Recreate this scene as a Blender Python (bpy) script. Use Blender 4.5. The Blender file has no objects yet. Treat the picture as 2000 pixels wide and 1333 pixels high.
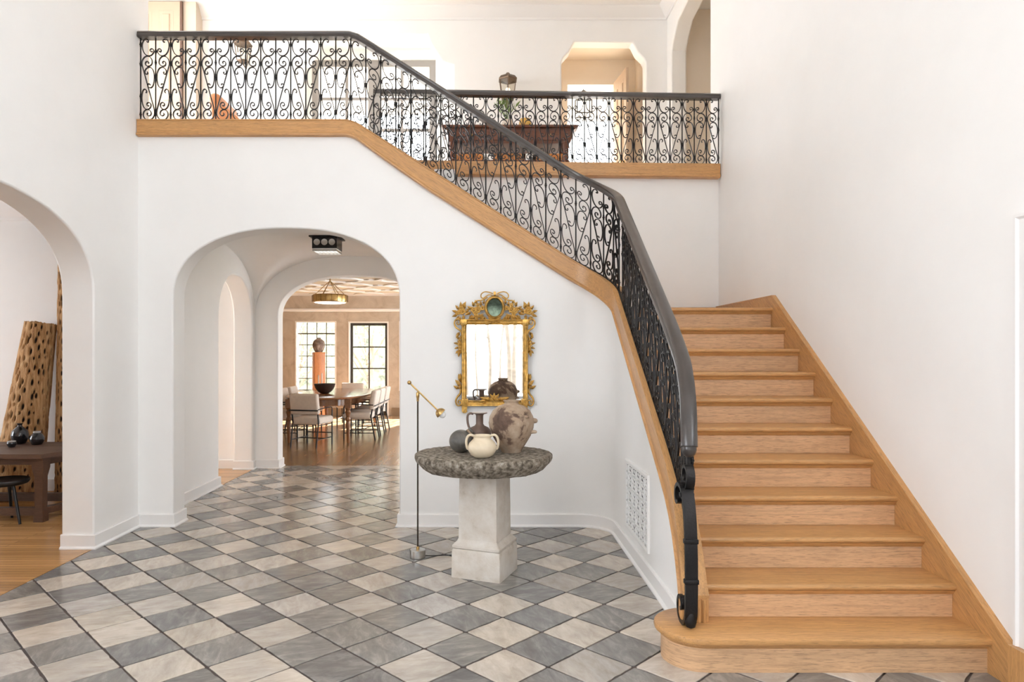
import bpy, bmesh, math, random
from mathutils import Vector, Matrix
from math import sin, cos, pi, radians, sqrt, atan2
random.seed(7)
SC = bpy.context.scene
COL = SC.collection
# ---------------------------------------------------------------- camera, world, exposure
EYE = 1.57; F = 1333.0
cam = bpy.data.cameras.new('camera'); CAM = bpy.data.objects.new('camera', cam); COL.objects.link(CAM)
CAM.location = (0, 0, EYE); CAM.rotation_euler = (pi/2, 0, 0)
cam.sensor_fit = 'HORIZONTAL'; cam.sensor_width = 36.0; cam.lens = 36.0*F/2000.0
cam.shift_x = 50/2000.0; cam.shift_y = 23.5/2000.0
cam.clip_start = 0.05; cam.clip_end = 200
SC.camera = CAM
SC.view_settings.view_transform = 'Standard'; SC.view_settings.look = 'None'
SC.view_settings.gamma = 1.0; SC.view_settings.use_curve_mapping = False
SC.view_settings.exposure = -0.35
WORLD_STRENGTH = 13.0
w = bpy.data.worlds.new('sky'); SC.world = w; w.use_nodes = True
bg = w.node_tree.nodes['Background']; bg.inputs[0].default_value = (0.935, 0.985, 1.05, 1); bg.inputs[1].default_value = WORLD_STRENGTH
SC.cycles.max_bounces = 12; SC.cycles.diffuse_bounces = 8; SC.cycles.glossy_bounces = 4
SC.cycles.transparent_max_bounces = 16
SC.cycles.sample_clamp_indirect = 8.0
SC.cycles.caustics_reflective = False; SC.cycles.caustics_refractive = False

def portal(loc, rot, sx, sy):
    l = bpy.data.lights.new('window_portal', 'AREA'); l.shape = 'RECTANGLE'; l.size = sx; l.size_y = sy
    l.cycles.is_portal = True
    o = bpy.data.objects.new('window_portal', l); o.location = loc; o.rotation_euler = rot; COL.objects.link(o); return o
# light shines along local -Z
ROT_IN = {k: Vector(d).to_track_quat('-Z', 'Y').to_euler() for k, d in (('+y', (0, 1, 0)), ('-y', (0, -1, 0)), ('+x', (1, 0, 0)), ('-x', (-1, 0, 0)))}
def daylight(loc, into, sx, sy, watts, col=(1, 1, 1)):
    l = bpy.data.lights.new('window_daylight', 'AREA'); l.shape = 'RECTANGLE'; l.size = sx; l.size_y = sy
    l.energy = watts; l.color = col
    o = bpy.data.objects.new('window_daylight', l); o.location = loc
    d = {'+y': (0, 1, 0), '-y': (0, -1, 0), '+x': (1, 0, 0), '-x': (-1, 0, 0), '-z': (0, 0, -1)}[into]
    o.rotation_euler = Vector(d).to_track_quat('-Z', 'Y').to_euler(); COL.objects.link(o); return o
sl = bpy.data.lights.new('sun', 'SUN'); sl.energy = 110; sl.angle = radians(1.5); sl.color = (1, .985, .96)
SUN = bpy.data.objects.new('sun', sl); SUN.rotation_euler = Vector((-.28, -1, -.70)).to_track_quat('-Z', 'Y').to_euler(); SUN.location = (10, 30, 25); COL.objects.link(SUN)
portal((.2, -3.75, 1.12), ROT_IN['+y'], 1.6, 2.2)
portal((-3.46, -.65, 2.5), ROT_IN['+x'], 3.7, 3.0); portal((2.76, -.45, 4.15), ROT_IN['-x'], 3.9, 2.9)
portal((-1.755, 10.82, 4.82), ROT_IN['-y'], 1.93, 2.64); portal((-5.45, 8.1, 5.05), ROT_IN['+x'], 3.2, 2.5)
for (x, y, z, sx, sz, d) in ((-4.275, 17.4, 1.5, 1.03, 1.75, '-y'), (-2.955, 17.4, 1.2, 1.01, 2.36, '-y'), (-1.675, 17.4, 1.5, 1.03, 1.75, '-y'), 
    (1.75, 11.5, 1.3, 2.2, 2.4, '-x'), (1.75, 14.6, 1.3, 2.8, 2.4, '-x'), (-8.75, 5.8, 1.65, 2.2, 2.3, '+x'), (-8.75, 8.7, 1.55, 1.0, 2.1, '+x'), (1.8, 14.2, 5.0, 2.6, 2.8, '-y')):
    portal((x, y, z), ROT_IN[d], sx, sz)


# ---------------------------------------------------------------- helpers
def W(px, py, Y): return Vector(((px-950)*Y/F, Y, EYE-(py-690)*Y/F))
class MB:
    def __init__(s): s.v = []; s.f = []
    def add(s, vs, fs):
        b = len(s.v); s.v += [tuple(v) for v in vs]; s.f += [tuple(i+b for i in f) for f in fs]; return s
    def box(s, x0, x1, y0, y1, z0, z1):
        vs = [(x, y, z) for z in (z0, z1) for y in (y0, y1) for x in (x0, x1)]
        return s.add(vs, [(0, 2, 3, 1), (4, 5, 7, 6), (0, 1, 5, 4), (2, 6, 7, 3), (0, 4, 6, 2), (1, 3, 7, 5)])
    def rbox(s, x0, x1, y0, y1, z0, z1, r=0.02, seg=3, M=None):
        bm = bmesh.new(); bmesh.ops.create_cube(bm, size=1)
        for v in bm.verts:
            v.co = Vector((x0+(v.co.x+.5)*(x1-x0), y0+(v.co.y+.5)*(y1-y0), z0+(v.co.z+.5)*(z1-z0)))
        bmesh.ops.bevel(bm, geom=bm.edges[:], offset=r, segments=seg, profile=0.5, affect='EDGES')
        return s.bm(bm, M)
    def bm(s, bm, M=None):
        bm.verts.ensure_lookup_table(); bm.verts.index_update()
        s.add([(M @ v.co) if M else v.co for v in bm.verts], [[v.index for v in f.verts] for f in bm.faces]); bm.free(); return s
    def prism(s, poly, d0, d1, plane='XZ'):
        """simple polygon extruded from d0 to d1 along the axis the plane lacks"""
        mk = {'XZ': lambda a, b, d: (a, d, b), 'YZ': lambda a, b, d: (d, a, b), 'XY': lambda a, b, d: (a, b, d)}[plane]
        n = len(poly)
        vs = [mk(a, b, d0) for a, b in poly]+[mk(a, b, d1) for a, b in poly]
        fs = [tuple(range(n)), tuple(range(2*n-1, n-1, -1))]
        fs += [(i, i+n, (i+1) % n+n, (i+1) % n) for i in range(n)]
        return s.add(vs, fs)
    def lathe(s, prof, c=(0, 0, 0), seg=24, M=None, sx=1, sy=1):
        """prof: (radius, z) from bottom to top"""
        n = len(prof); vs = []
        for r, z in prof:
            for k in range(seg):
                a = 2*pi*k/seg; vs.append(Vector((r*cos(a)*sx, r*sin(a)*sy, z)))
        fs = [(i*seg+k, i*seg+(k+1) % seg, (i+1)*seg+(k+1) % seg, (i+1)*seg+k) for i in range(n-1) for k in range(seg)]
        fs += [tuple(range(seg-1, -1, -1)), tuple((n-1)*seg+k for k in range(seg))]
        c = Vector(c)
        return s.add([((M @ v) if M else v)+c for v in vs], fs)
    def tube(s, path, r, sides=8, up=None, caps=True, closed=False, flat=None):
        """flat=(half width along side vector, half thickness along normal): rectangular bar"""
        P = [Vector(p) for p in path]; n = len(P); vs = []
        rr = r if isinstance(r, (list, tuple)) else [r]*n
        prev = None
        for i in range(n):
            t = (P[(i+1) % n]-P[i-1]) if closed else (P[min(i+1, n-1)]-P[max(i-1, 0)])
            t.normalize()
            if up is not None: side = Vector(up).cross(t)
            elif prev is None: side = t.cross(Vector((0.01, 0.02, 1))) if abs(t.z) < .95 else t.cross(Vector((1, 0.01, 0)))
            else: side = prev-t*prev.dot(t)
            if side.length < 1e-6: side = t.orthogonal()
            side.normalize(); prev = side.copy(); nor = t.cross(side)
            if flat:
                a, b = flat
                for (u, v) in ((-1, -1), (1, -1), (1, 1), (-1, 1)): vs.append(P[i]+side*a*u*rr[i]+nor*b*v*rr[i])
            else:
                for k in range(sides):
                    a = 2*pi*k/sides+pi/sides; vs.append(P[i]+(side*cos(a)+nor*sin(a))*rr[i])
        m = 4 if flat else sides
        fs = [(i*m+k, i*m+(k+1) % m, ((i+1) % n)*m+(k+1) % m, ((i+1) % n)*m+k) for i in range(n if closed else n-1) for k in range(m)]
        if caps and not closed: fs += [tuple(range(m-1, -1, -1)), tuple((n-1)*m+k for k in range(m))]
        return s.add(vs, fs)
    def sections(s, secs, closed_sec=True, caps=True):
        m = len(secs[0]); n = len(secs); vs = [p for q in secs for p in q]
        kk = m if closed_sec else m-1
        fs = [(i*m+k, i*m+(k+1) % m, (i+1)*m+(k+1) % m, (i+1)*m+k) for i in range(n-1) for k in range(kk)]
        if caps and closed_sec: fs += [tuple(range(m-1, -1, -1)), tuple((n-1)*m+k for k in range(m))]
        return s.add(vs, fs)
    def sphere(s, c, r, seg=12, rings=8, sc=(1, 1, 1), M=None):
        c = Vector(c); vs = [Vector((0, 0, -1))]
        for i in range(1, rings):
            a = -pi/2+pi*i/rings
            for k in range(seg): b = 2*pi*k/seg; vs.append(Vector((cos(a)*cos(b), cos(a)*sin(b), sin(a))))
        vs.append(Vector((0, 0, 1)))
        fs = [(0, 1+(k+1) % seg, 1+k) for k in range(seg)]
        fs += [(1+i*seg+k, 1+i*seg+(k+1) % seg, 1+(i+1)*seg+(k+1) % seg, 1+(i+1)*seg+k) for i in range(rings-2) for k in range(seg)]
        L = len(vs)-1; fs += [(L, L-seg+k, L-seg+(k+1) % seg) for k in range(seg)]
        out = []
        for v in vs:
            q = Vector((v.x*sc[0]*r, v.y*sc[1]*r, v.z*sc[2]*r)); out.append(((M @ q) if M else q)+c)
        return s.add(out, fs)
ORG = {}
def mesh_data(name, mb, mat, smooth=35, org=Vector((0, 0, 0))):
    me = bpy.data.meshes.new(name)
    me.from_pydata([(v[0]-org.x, v[1]-org.y, v[2]-org.z) for v in mb.v], [], mb.f)
    bm = bmesh.new(); bm.from_mesh(me); bmesh.ops.recalc_face_normals(bm, faces=bm.faces[:])
    bm.to_mesh(me); bm.free()
    if smooth:
        me.shade_smooth(); me.set_sharp_from_angle(angle=radians(smooth))
    if mat: me.materials.append(mat)
    return me
def part(name, mb, mat, parent, smooth=35, label=None):
    org = ORG[parent.name]
    o = bpy.data.objects.new(name, mesh_data(name, mb, mat, smooth, org)); COL.objects.link(o)
    o.parent = parent; ORG[o.name] = org
    if label: o['label'] = label
    return o
def thing(name, label, cat, loc=(0, 0, 0), group=None):
    o = bpy.data.objects.new(name, None); COL.objects.link(o); o.location = loc; o.empty_display_size = .1
    o['label'] = label; o['category'] = cat
    if group: o['group'] = group
    ORG[o.name] = Vector(loc); return o
def single(name, mb, mat, label, cat, group=None, smooth=35):
    xs = [v[0] for v in mb.v]; ys = [v[1] for v in mb.v]; zs = [v[2] for v in mb.v]
    org = Vector(((min(xs)+max(xs))/2, (min(ys)+max(ys))/2, min(zs)))
    o = bpy.data.objects.new(name, mesh_data(name, mb, mat, smooth, org)); COL.objects.link(o); o.location = org; ORG[o.name] = org
    o['label'] = label; o['category'] = cat
    if group: o['group'] = group
    return o
def struct(name, mb, mat, parent=None, smooth=35, bevel=0.0, angle=50):
    if parent: o = part(name, mb, mat, parent, smooth)
    else:
        o = bpy.data.objects.new(name, mesh_data(name, mb, mat, smooth)); COL.objects.link(o); ORG[o.name] = Vector((0, 0, 0))
        o['kind'] = 'structure'
    if bevel:
        m = o.modifiers.new('edge', 'BEVEL'); m.width = bevel; m.segments = 3; m.limit_method = 'ANGLE'; m.angle_limit = radians(angle)
        m.harden_normals = False
    return o
def structure_root(name, loc=(0, 0, 0)):
    o = bpy.data.objects.new(name, None); COL.objects.link(o); o.location = loc; o['kind'] = 'structure'; ORG[o.name] = Vector(loc); return o
def copy_tree(o, loc, rz=None, label=None):
    def rec(src, par):
        c = src.copy(); COL.objects.link(c)
        if par: c.parent = par
        for ch in KIDS.get(src.name, [x for x in src.children]): rec(ch, c)
        return c
    r = rec(o, None); r.location = loc
    if rz is not None: r.rotation_euler = (0, 0, rz)
    if label: r['label'] = label
    return r
KIDS = {}
def catmull(P, sub=4):
    P = [Vector(p) for p in P]; out = []
    for i in range(len(P)-1):
        a, b, c, d = P[max(i-1, 0)], P[i], P[i+1], P[min(i+2, len(P)-1)]
        for k in range(sub):
            t = k/sub
            out.append(0.5*((2*b)+(c-a)*t+(2*a-5*b+4*c-d)*t*t+(3*b-a-3*c+d)*t**3))
    out.append(P[-1]); return out
def sweep_plan(path, prof, side=1):
    """path: plan points (x,y); prof: (offset to the side, z) ; mitred"""
    P = [Vector(p) for p in path]; n = len(P); secs = []
    for i in range(n):
        d0 = (P[i]-P[i-1]).normalized() if i else (P[1]-P[0]).normalized()
        d1 = (P[i+1]-P[i]).normalized() if i < n-1 else d0
        n0 = Vector((-d0.y, d0.x))*side; n1 = Vector((-d1.y, d1.x))*side
        m = (n0+n1).normalized(); k = 1/max(.3, m.dot(n0))
        secs.append([(P[i].x+m.x*o*k, P[i].y+m.y*o*k, z) for o, z in prof])
    return secs
def wall_grid(us, zs, holes, d0, d1, plane='XZ'):
    """wall with rectangular holes, one connected mesh"""
    us = sorted(set(round(u, 4) for u in list(us)+[h[0] for h in holes]+[h[1] for h in holes]))
    zs = sorted(set(round(z, 4) for z in list(zs)+[h[2] for h in holes]+[h[3] for h in holes]))
    def solid(i, j):
        if not (0 <= i < len(us)-1 and 0 <= j < len(zs)-1): return False
        u = (us[i]+us[i+1])/2; z = (zs[j]+zs[j+1])/2
        return not any(h[0] < u < h[1] and h[2] < z < h[3] for h in holes)
    mk = {'XZ': lambda a, b, d: (a, d, b), 'YZ': lambda a, b, d: (d, a, b)}[plane]
    idx = {}; vs = []; fs = []
    def V(i, j, d):
        k = (i, j, d)
        if k not in idx: idx[k] = len(vs); vs.append(mk(us[i], zs[j], d))
        return idx[k]
    for i in range(len(us)-1):
        for j in range(len(zs)-1):
            if not solid(i, j): continue
            for d in (d0, d1): fs.append((V(i, j, d), V(i+1, j, d), V(i+1, j+1, d), V(i, j+1, d)))
            for (di, dj, a, b) in ((-1, 0, (i, j), (i, j+1)), (1, 0, (i+1, j), (i+1, j+1)), (0, -1, (i, j), (i+1, j)), (0, 1, (i, j+1), (i+1, j+1))):
                if not solid(i+di, j+dj): fs.append((V(*a, d0), V(*b, d0), V(*b, d1), V(*a, d1)))
    return MB().add(vs, fs)
def arch_pts(c, a, spring, rise, n=2.5, seg=40):
    """from the left foot's spring over the top to the right spring"""
    out = []
    for k in range(seg+1):
        t = pi-pi*k/seg
        out.append((c+a*math.copysign(abs(cos(t))**(2/n), cos(t)), spring+rise*abs(sin(t))**(2/n)))
    return out

# ---------------------------------------------------------------- materials
def new_mat(name):
    m = bpy.data.materials.new(name); m.use_nodes = True; nt = m.node_tree
    return m, nt, nt.nodes['Principled BSDF']
def link(nt, a, b): nt.links.new(a, b)
def coords(nt, scale=(1, 1, 1), rot=(0, 0, 0), kind='Object', rnd=0.0):
    tc = nt.nodes.new('ShaderNodeTexCoord'); mp = nt.nodes.new('ShaderNodeMapping')
    mp.inputs['Scale'].default_value = scale; mp.inputs['Rotation'].default_value = rot
    src = tc.outputs[kind]
    if any(rot):
        m0 = nt.nodes.new('ShaderNodeMapping'); m0.inputs['Rotation'].default_value = rot; mp.inputs['Rotation'].default_value = (0, 0, 0)
        link(nt, src, m0.inputs['Vector']); src = m0.outputs['Vector']
    link(nt, src, mp.inputs['Vector'])
    if rnd:
        oi = nt.nodes.new('ShaderNodeObjectInfo'); mu = nt.nodes.new('ShaderNodeMath'); mu.operation = 'MULTIPLY'; mu.inputs[1].default_value = rnd
        cb = nt.nodes.new('ShaderNodeCombineXYZ')
        link(nt, oi.outputs['Random'], mu.inputs[0])
        for k in range(3): link(nt, mu.outputs[0], cb.inputs[k])
        link(nt, cb.outputs[0], mp.inputs['Location'])
    return mp.outputs['Vector']
def noise(nt, vec, scale, detail=4, rough=.6, dist=0.0):
    n = nt.nodes.new('ShaderNodeTexNoise'); n.inputs['Scale'].default_value = scale; n.inputs['Detail'].default_value = detail
    n.inputs['Roughness'].default_value = rough; n.inputs['Distortion'].default_value = dist
    link(nt, vec, n.inputs['Vector']); return n.outputs['Fac']
def ramp(nt, fac, stops):
    r = nt.nodes.new('ShaderNodeValToRGB'); e = r.color_ramp.elements
    while len(e) < len(stops): e.new(0.5)
    for k, (p, c) in enumerate(stops): e[k].position = p; e[k].color = (*c, 1)
    link(nt, fac, r.inputs[0]); return r.outputs[0]
def mix(nt, fac, a, b, mode='MIX'):
    m = nt.nodes.new('ShaderNodeMix'); m.data_type = 'RGBA'; m.blend_type = mode
    for sock, v in ((m.inputs[0], fac), (m.inputs[6], a), (m.inputs[7], b)):
        if hasattr(v, 'is_output'): link(nt, v, sock)
        else: sock.default_value = v if not isinstance(v, tuple) else (*v, 1)
    return m.outputs[2]
def bump(nt, p, fac, strength=.2, dist=.01):
    b = nt.nodes.new('ShaderNodeBump'); b.inputs['Strength'].default_value = strength; b.inputs['Distance'].default_value = dist
    link(nt, fac, b.inputs['Height']); link(nt, b.outputs[0], p.inputs['Normal'])
def simple(name, col, rough=.5, metal=0.0, spec=None, var=0.0, vscale=8, bmp=0.0, bscale=60, coat=0.0, emit=None, estr=0):
    m, nt, p = new_mat(name)
    p.inputs['Roughness'].default_value = rough; p.inputs['Metallic'].default_value = metal
    if spec is not None: p.inputs['Specular IOR Level'].default_value = spec
    if coat: p.inputs['Coat Weight'].default_value = coat; p.inputs['Coat Roughness'].default_value = .15
    if emit: p.inputs['Emission Color'].default_value = (*emit, 1); p.inputs['Emission Strength'].default_value = estr
    vec = coords(nt)
    if var:
        f = noise(nt, vec, vscale, 5)
        link(nt, ramp(nt, f, [(.3, tuple(max(0, c*(1-var)) for c in col)), (.7, tuple(min(1, c*(1+var)) for c in col))]), p.inputs['Base Color'])
    else: p.inputs['Base Color'].default_value = (*col, 1)
    if bmp: bump(nt, p, noise(nt, vec, bscale, 5), bmp)
    return m
def oak(name, axis, col=(.56, .30, .115), rot=(0, 0, 0), rough=.33, rnd=9.0):
    m, nt, p = new_mat(name); s = [26, 26, 26]
    for ax_i in (axis if isinstance(axis, tuple) else (axis,)): s[ax_i] = 1.3
    vec = coords(nt, tuple(s), rot, rnd=rnd)
    f = noise(nt, vec, 2.2, 6, .65, .6)
    base = ramp(nt, f, [(.25, tuple(c*.70 for c in col)), (.5, col), (.75, tuple(min(1, c*1.17) for c in col))])
    f2 = noise(nt, coords(nt, tuple(x*4 for x in s), rot, rnd=rnd), 3, 3)
    c2 = mix(nt, ramp(nt, f2, [(.36, (1, 1, 1)), (.46, (0, 0, 0))]), base, tuple(c*.62 for c in col))
    oi = nt.nodes.new('ShaderNodeObjectInfo')
    tint = ramp(nt, oi.outputs['Random'], [(0, (.9, .9, .9)), (1, (1.0, .98, .96))])
    link(nt, mix(nt, 1.0, c2, tint, 'MULTIPLY'), p.inputs['Base Color'])
    p.inputs['Roughness'].default_value = rough
    bump(nt, p, f2, .06, .003)
    return m
def planks(name, axis, col, width=.057, rough=.22):
    """strip floor: boards run along axis (0 = x, 1 = y)"""
    m, nt, p = new_mat(name)
    tc = nt.nodes.new('ShaderNodeTexCoord'); mp = nt.nodes.new('ShaderNodeMapping')
    if axis == 1: mp.inputs['Rotation'].default_value = (0, 0, pi/2)
    link(nt, tc.outputs['Object'], mp.inputs['Vector'])
    b = nt.nodes.new('ShaderNodeTexBrick'); b.inputs['Scale'].default_value = 1.0
    b.inputs['Brick Width'].default_value = 1.3; b.inputs['Row Height'].default_value = width; b.inputs['Mortar Size'].default_value = .0016
    b.inputs['Color1'].default_value = (*[c*.78 for c in col], 1); b.inputs['Color2'].default_value = (*[min(1, c*1.15) for c in col], 1)
    b.inputs['Mortar'].default_value = (*[c*.3 for c in col], 1); b.offset = .37
    link(nt, mp.outputs[0], b.inputs['Vector'])
    s = [30, 30, 30]; s[axis] = 1.5
    f = noise(nt, coords(nt, tuple(s)), 2, 5)
    g = ramp(nt, f, [(.3, (.8, .8, .8)), (.7, (1, 1, 1))])
    link(nt, mix(nt, 1.0, b.outputs['Color'], g, 'MULTIPLY'), p.inputs['Base Color'])
    p.inputs['Roughness'].default_value = rough
    return m
def stone_tile(name, c_lo, c_mid, c_hi):
    m, nt, p = new_mat(name)
    vec = coords(nt, (1, 2.6, 1), (0, 0, .5), rnd=37.0)
    f = noise(nt, vec, 6.5, 10, .68, .5)
    col = ramp(nt, f, [(.25, c_lo), (.5, c_mid), (.75, c_hi)])
    cloud = noise(nt, coords(nt, rnd=53.0), 4.0, 3, .5, .3)
    col = mix(nt, 1.0, col, ramp(nt, cloud, [(.3, (.84, .84, .85)), (.7, (1.06, 1.05, 1.03))]), 'MULTIPLY')
    f2 = noise(nt, coords(nt, (1.5, 9, 1), (0, 0, .9), rnd=61.0), 3.2, 8, .7, .9)
    col = mix(nt, ramp(nt, f2, [(.58, (0, 0, 0)), (.80, (.35, .35, .35))]), col, c_hi)
    col = mix(nt, ramp(nt, f2, [(.24, (.35, .35, .35)), (.42, (0, 0, 0))]), col, c_lo)
    oi = nt.nodes.new('ShaderNodeObjectInfo')
    tint = ramp(nt, oi.outputs['Random'], [(0, (.74, .73, .73)), (.3, (.96, .94, .91)), (.6, (1.10, 1.07, 1.02)), (.8, (.92, .89, .84)), (1, (.88, .89, .92))])
    link(nt, mix(nt, 1.0, col, tint, 'MULTIPLY'), p.inputs['Base Color'])
    r = nt.nodes.new('ShaderNodeMapRange'); r.inputs['To Min'].default_value = .11; r.inputs['To Max'].default_value = .28
    link(nt, f, r.inputs['Value']); link(nt, r.outputs[0], p.inputs['Roughness'])
    bump(nt, p, f, .07, .003)
    return m
def patchy(name, stops, scale=6, rough=.85, bmp=.5, bscale=25, dist=.6, detail=8):
    m, nt, p = new_mat(name); vec = coords(nt)
    f = noise(nt, vec, scale, detail, .62, dist)
    link(nt, ramp(nt, f, stops), p.inputs['Base Color']); p.inputs['Roughness'].default_value = rough
    bump(nt, p, noise(nt, vec, bscale, 8, .7), bmp, .012)
    return m
def glass_mat(name, tint=(1, 1, 1), refl=.05):
    m, nt, p = new_mat(name); nt.nodes.remove(p); out = nt.nodes['Material Output']
    t = nt.nodes.new('ShaderNodeBsdfTransparent'); t.inputs[0].default_value = (*tint, 1)
    g = nt.nodes.new('ShaderNodeBsdfGlossy'); g.inputs['Roughness'].default_value = .02
    x = nt.nodes.new('ShaderNodeMixShader'); x.inputs[0].default_value = refl
    link(nt, t.outputs[0], x.inputs[1]); link(nt, g.outputs[0], x.inputs[2]); link(nt, x.outputs[0], out.inputs[0]); return m
PLASTER = simple('white_plaster', (.872, .862, .845), .55, var=.015, vscale=2.5, bmp=.035, bscale=7)
PLASTER_WARM = simple('warm_plaster', (.80, .72, .62), .6, var=.02, vscale=2, bmp=.03, bscale=8)
CEIL = simple('ceiling_white', (.85, .83, .81), .7)
TRIM = simple('trim_white', (.85, .835, .82), .35)
BROWNWALL = patchy('brown_venetian_plaster', [(.3, (.40, .325, .245)), (.5, (.50, .42, .33)), (.72, (.58, .50, .40))], 2.2, .45, .15, 12, 1.5)
OAK_X = oak('oak_grain_across', 0); OAK_Y = oak('oak_grain_depth', 1); OAK_Z = oak('oak_grain_upright', 2)
OAK_RISER = oak('oak_riser', 0, (.64, .40, .225), rough=.4)
OAK_BULL = oak('oak_bent_riser', (0, 1), (.64, .40, .225), rough=.4)
OAK_SLOPE_X = oak('oak_grain_down_upper_flight', 0, rot=(0, -.566, 0)); OAK_SLOPE_Y = oak('oak_grain_down_lower_flight', 1, rot=(-.61, 0, 0))
GROUT = simple('dark_grout', (.075, .056, .05), .8, var=.2, vscale=30, bmp=.3)
TILE_CREAM = stone_tile('cream_stone', (.42, .37, .315), (.55, .50, .445), (.66, .62, .57))
TILE_GREY = stone_tile('grey_stone', (.165, .16, .155), (.235, .228, .22), (.37, .36, .345))
FLOOR_WOOD = planks('oak_strip_floor', 0, (.56, .30, .115))
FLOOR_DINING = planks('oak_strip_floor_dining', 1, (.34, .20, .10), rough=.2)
IRON = simple('black_wrought_iron', (.018, .016, .016), .38, .6, bmp=.25, bscale=90)
RAIL = simple('dark_brown_rail', (.045, .036, .032), .3, 0, coat=.3, var=.2, vscale=5)
BLACK = simple('black_metal', (.015, .014, .014), .4, .3)
BRASS = simple('aged_brass', (.50, .33, .13), .3, 1.0, var=.25, vscale=12)
STEEL = simple('brushed_steel', (.55, .54, .52), .3, 1.0)
GLASS = glass_mat('window_glass')
MIRROR = simple('mirror_silver', (.93, .94, .93), .015, 1.0)
GILT = simple('old_gilding', (.53, .315, .085), .36, .85, var=.5, vscale=25, bmp=.3, bscale=80)
STONE_TOP = patchy('lichen_stone', [(.30, (.035, .028, .02)), (.43, (.13, .105, .075)), (.54, (.27, .23, .18)), (.66, (.42, .38, .32)), (.8, (.52, .48, .42))], 30, .9, .8, 70, .15, 14)
LIMESTONE = patchy('pale_limestone', [(.26, (.40, .33, .25)), (.42, (.56, .50, .43)), (.6, (.62, .575, .515)), (.75, (.66, .62, .57))], 8, .9, .4, 60, .1, 10)

# ================================================================ STRUCTURE
XL, XR, YF, YB = -3.15, 2.49, 6.175, 7.30      # left wall, right wall, arch wall face, landing wall
N_STEP = 11; R = .1782; D = .2545; Y1 = 3.313   # riser, going, first nosing
def nosing(y): return R+(y-Y1)*R/D
CX = 1.125                                      # centre of the lower flight's curb
# ---- floors
floor = struct('floor', MB().box(XL, 2.7, -3.6, 9.52, -.12, -.006), GROUT)
struct('floor_wood_side', MB().box(-8.6, XL, .8, 9.5, -.12, 0), FLOOR_WOOD)
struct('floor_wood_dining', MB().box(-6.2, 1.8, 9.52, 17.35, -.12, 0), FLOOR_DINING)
# ---- walls of the stair hall
arch_l = [(2.722, 0)]+[(y, z) for y, z in arch_pts(4.10, 1.378, 2.0, .69, 2.5)]+[(5.478, 0)]
struct('wall_entrance_left', wall_grid([-3.5, 1.8], [0, 6.6], [(-2.5, 1.2, 1.0, 4.0)], XL-.26, XL, 'YZ'), PLASTER)
struct('wall_entrance_right', wall_grid([-3.5, 1.8], [0, 6.6], [(-2.4, 1.5, 2.7, 5.6)], XR, XR+.22, 'YZ'), PLASTER)
struct('wall_left', MB().prism([(1.8, 0)]+arch_l+[(6.37, 0), (6.37, 6.6), (1.8, 6.6)], XL-.26, XL, 'YZ'), PLASTER, bevel=.014)
arch_m = [(-2.833, 0)]+arch_pts(-1.81, 1.023+.0, 2.06, .64, 2.3)+[(-.787, 0)]
FASC_X0, FASC_Z0, FASC_S = -1.21, 3.676, .636   # kink and slope of the curb top
def wall_top(x): return 3.58 if x < -1.25 else 3.58-(x+1.25)*FASC_S
struct('wall_front', MB().prism([(XL-.08, 0)]+arch_m+[(1.0, 0), (1.0, wall_top(1.0)), (-1.25, 3.58), (XL-.08, 3.58)], YF, YF+.24, 'XZ'), PLASTER, bevel=.014)
# corner under the stair: rounded, then the wall below the lower flight
def plan_path(off, n=10):
    """curb path: straight along the arch wall, quarter turn, down the lower flight; off>0 = towards the hall"""
    r = .25+(-off); cx, cy = CX-.25, 6.18-.25
    pts = [(XL, 6.18-off), (FASC_X0, 6.18-off), (cx, 6.18-off)]
    pts += [(cx+r*sin(a), cy+r*cos(a)) for a in [pi/2*k/n for k in range(1, n+1)]]
    return pts
def flare(y): t = max(0, min(1, (4.25-y)/.7)); return -.045*t*t
wl = [(.79, YF-.0008), (.815, YF-.0006)]+[(CX-.305+.30*sin(a), 5.875+.2998*cos(a)) for a in [pi/2*k/10 for k in range(1, 11)]]+[(CX-.005, y) for y in (5.6, 5.2, 4.8, 4.4)]+[(CX-.005+flare(y), y) for y in (4.1, 3.9, 3.7, 3.60)]
secs = []
for k, (x, y) in enumerate(wl):
    a = Vector(wl[max(0, k-1)]); b = Vector(wl[min(len(wl)-1, k+1)]); t = (b-a).normalized(); nrm = Vector((-t.y, t.x))   # away from the hall
    zt = min(wall_top(x), 2.36-(6.175-y)*.9) if y > 5.78 else (nosing(y)+.06-max(0, 4.3-y)*.35)
    secs.append([(x, y, 0), (x, y, zt), (x+nrm.x*.03, y+nrm.y*.03, zt), (x+nrm.x*.03, y+nrm.y*.03, 0)])
struct('wall_stair', MB().sections(secs), PLASTER)
struct('wall_right', MB().prism([(1.8, 0), (2.05, 0), (2.05, 2.105), (3.08, 2.105), (3.08, 0), (7.58, 0), (7.58, 6.6), (1.8, 6.6)], XR, XR+.22, 'YZ'), PLASTER)
struct('wall_light_seal', MB().box(XR, XR+.22, 7.58, 9.4, 0, 3.4), PLASTER)  # unseen wall added to stop daylight leaking in under the stairs
struct('wall_landing', MB().sections([[(x, y, zz) for (y, zz) in ((y0, zb), (y0, 3.5), (y0+.12, 3.5), (y0+.12, zb))] for x, y0, zb in ((XR, YB+.02, 1.5), (-.3, 7.21, 1.5), (-.31, 7.21, 3.05), (-1.4, 7.17, 3.05))]), PLASTER)
rear_holes = [(-.6, 1.0, .02, 2.22)]
struct('wall_rear', wall_grid([-3.41, 2.71], [0, 6.6], rear_holes, -3.7, -3.5), PLASTER)
struct('ceiling_upper', MB().box(-5.5, 4.5, -3.7, 14.3, 6.56, 6.76), CEIL)
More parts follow.
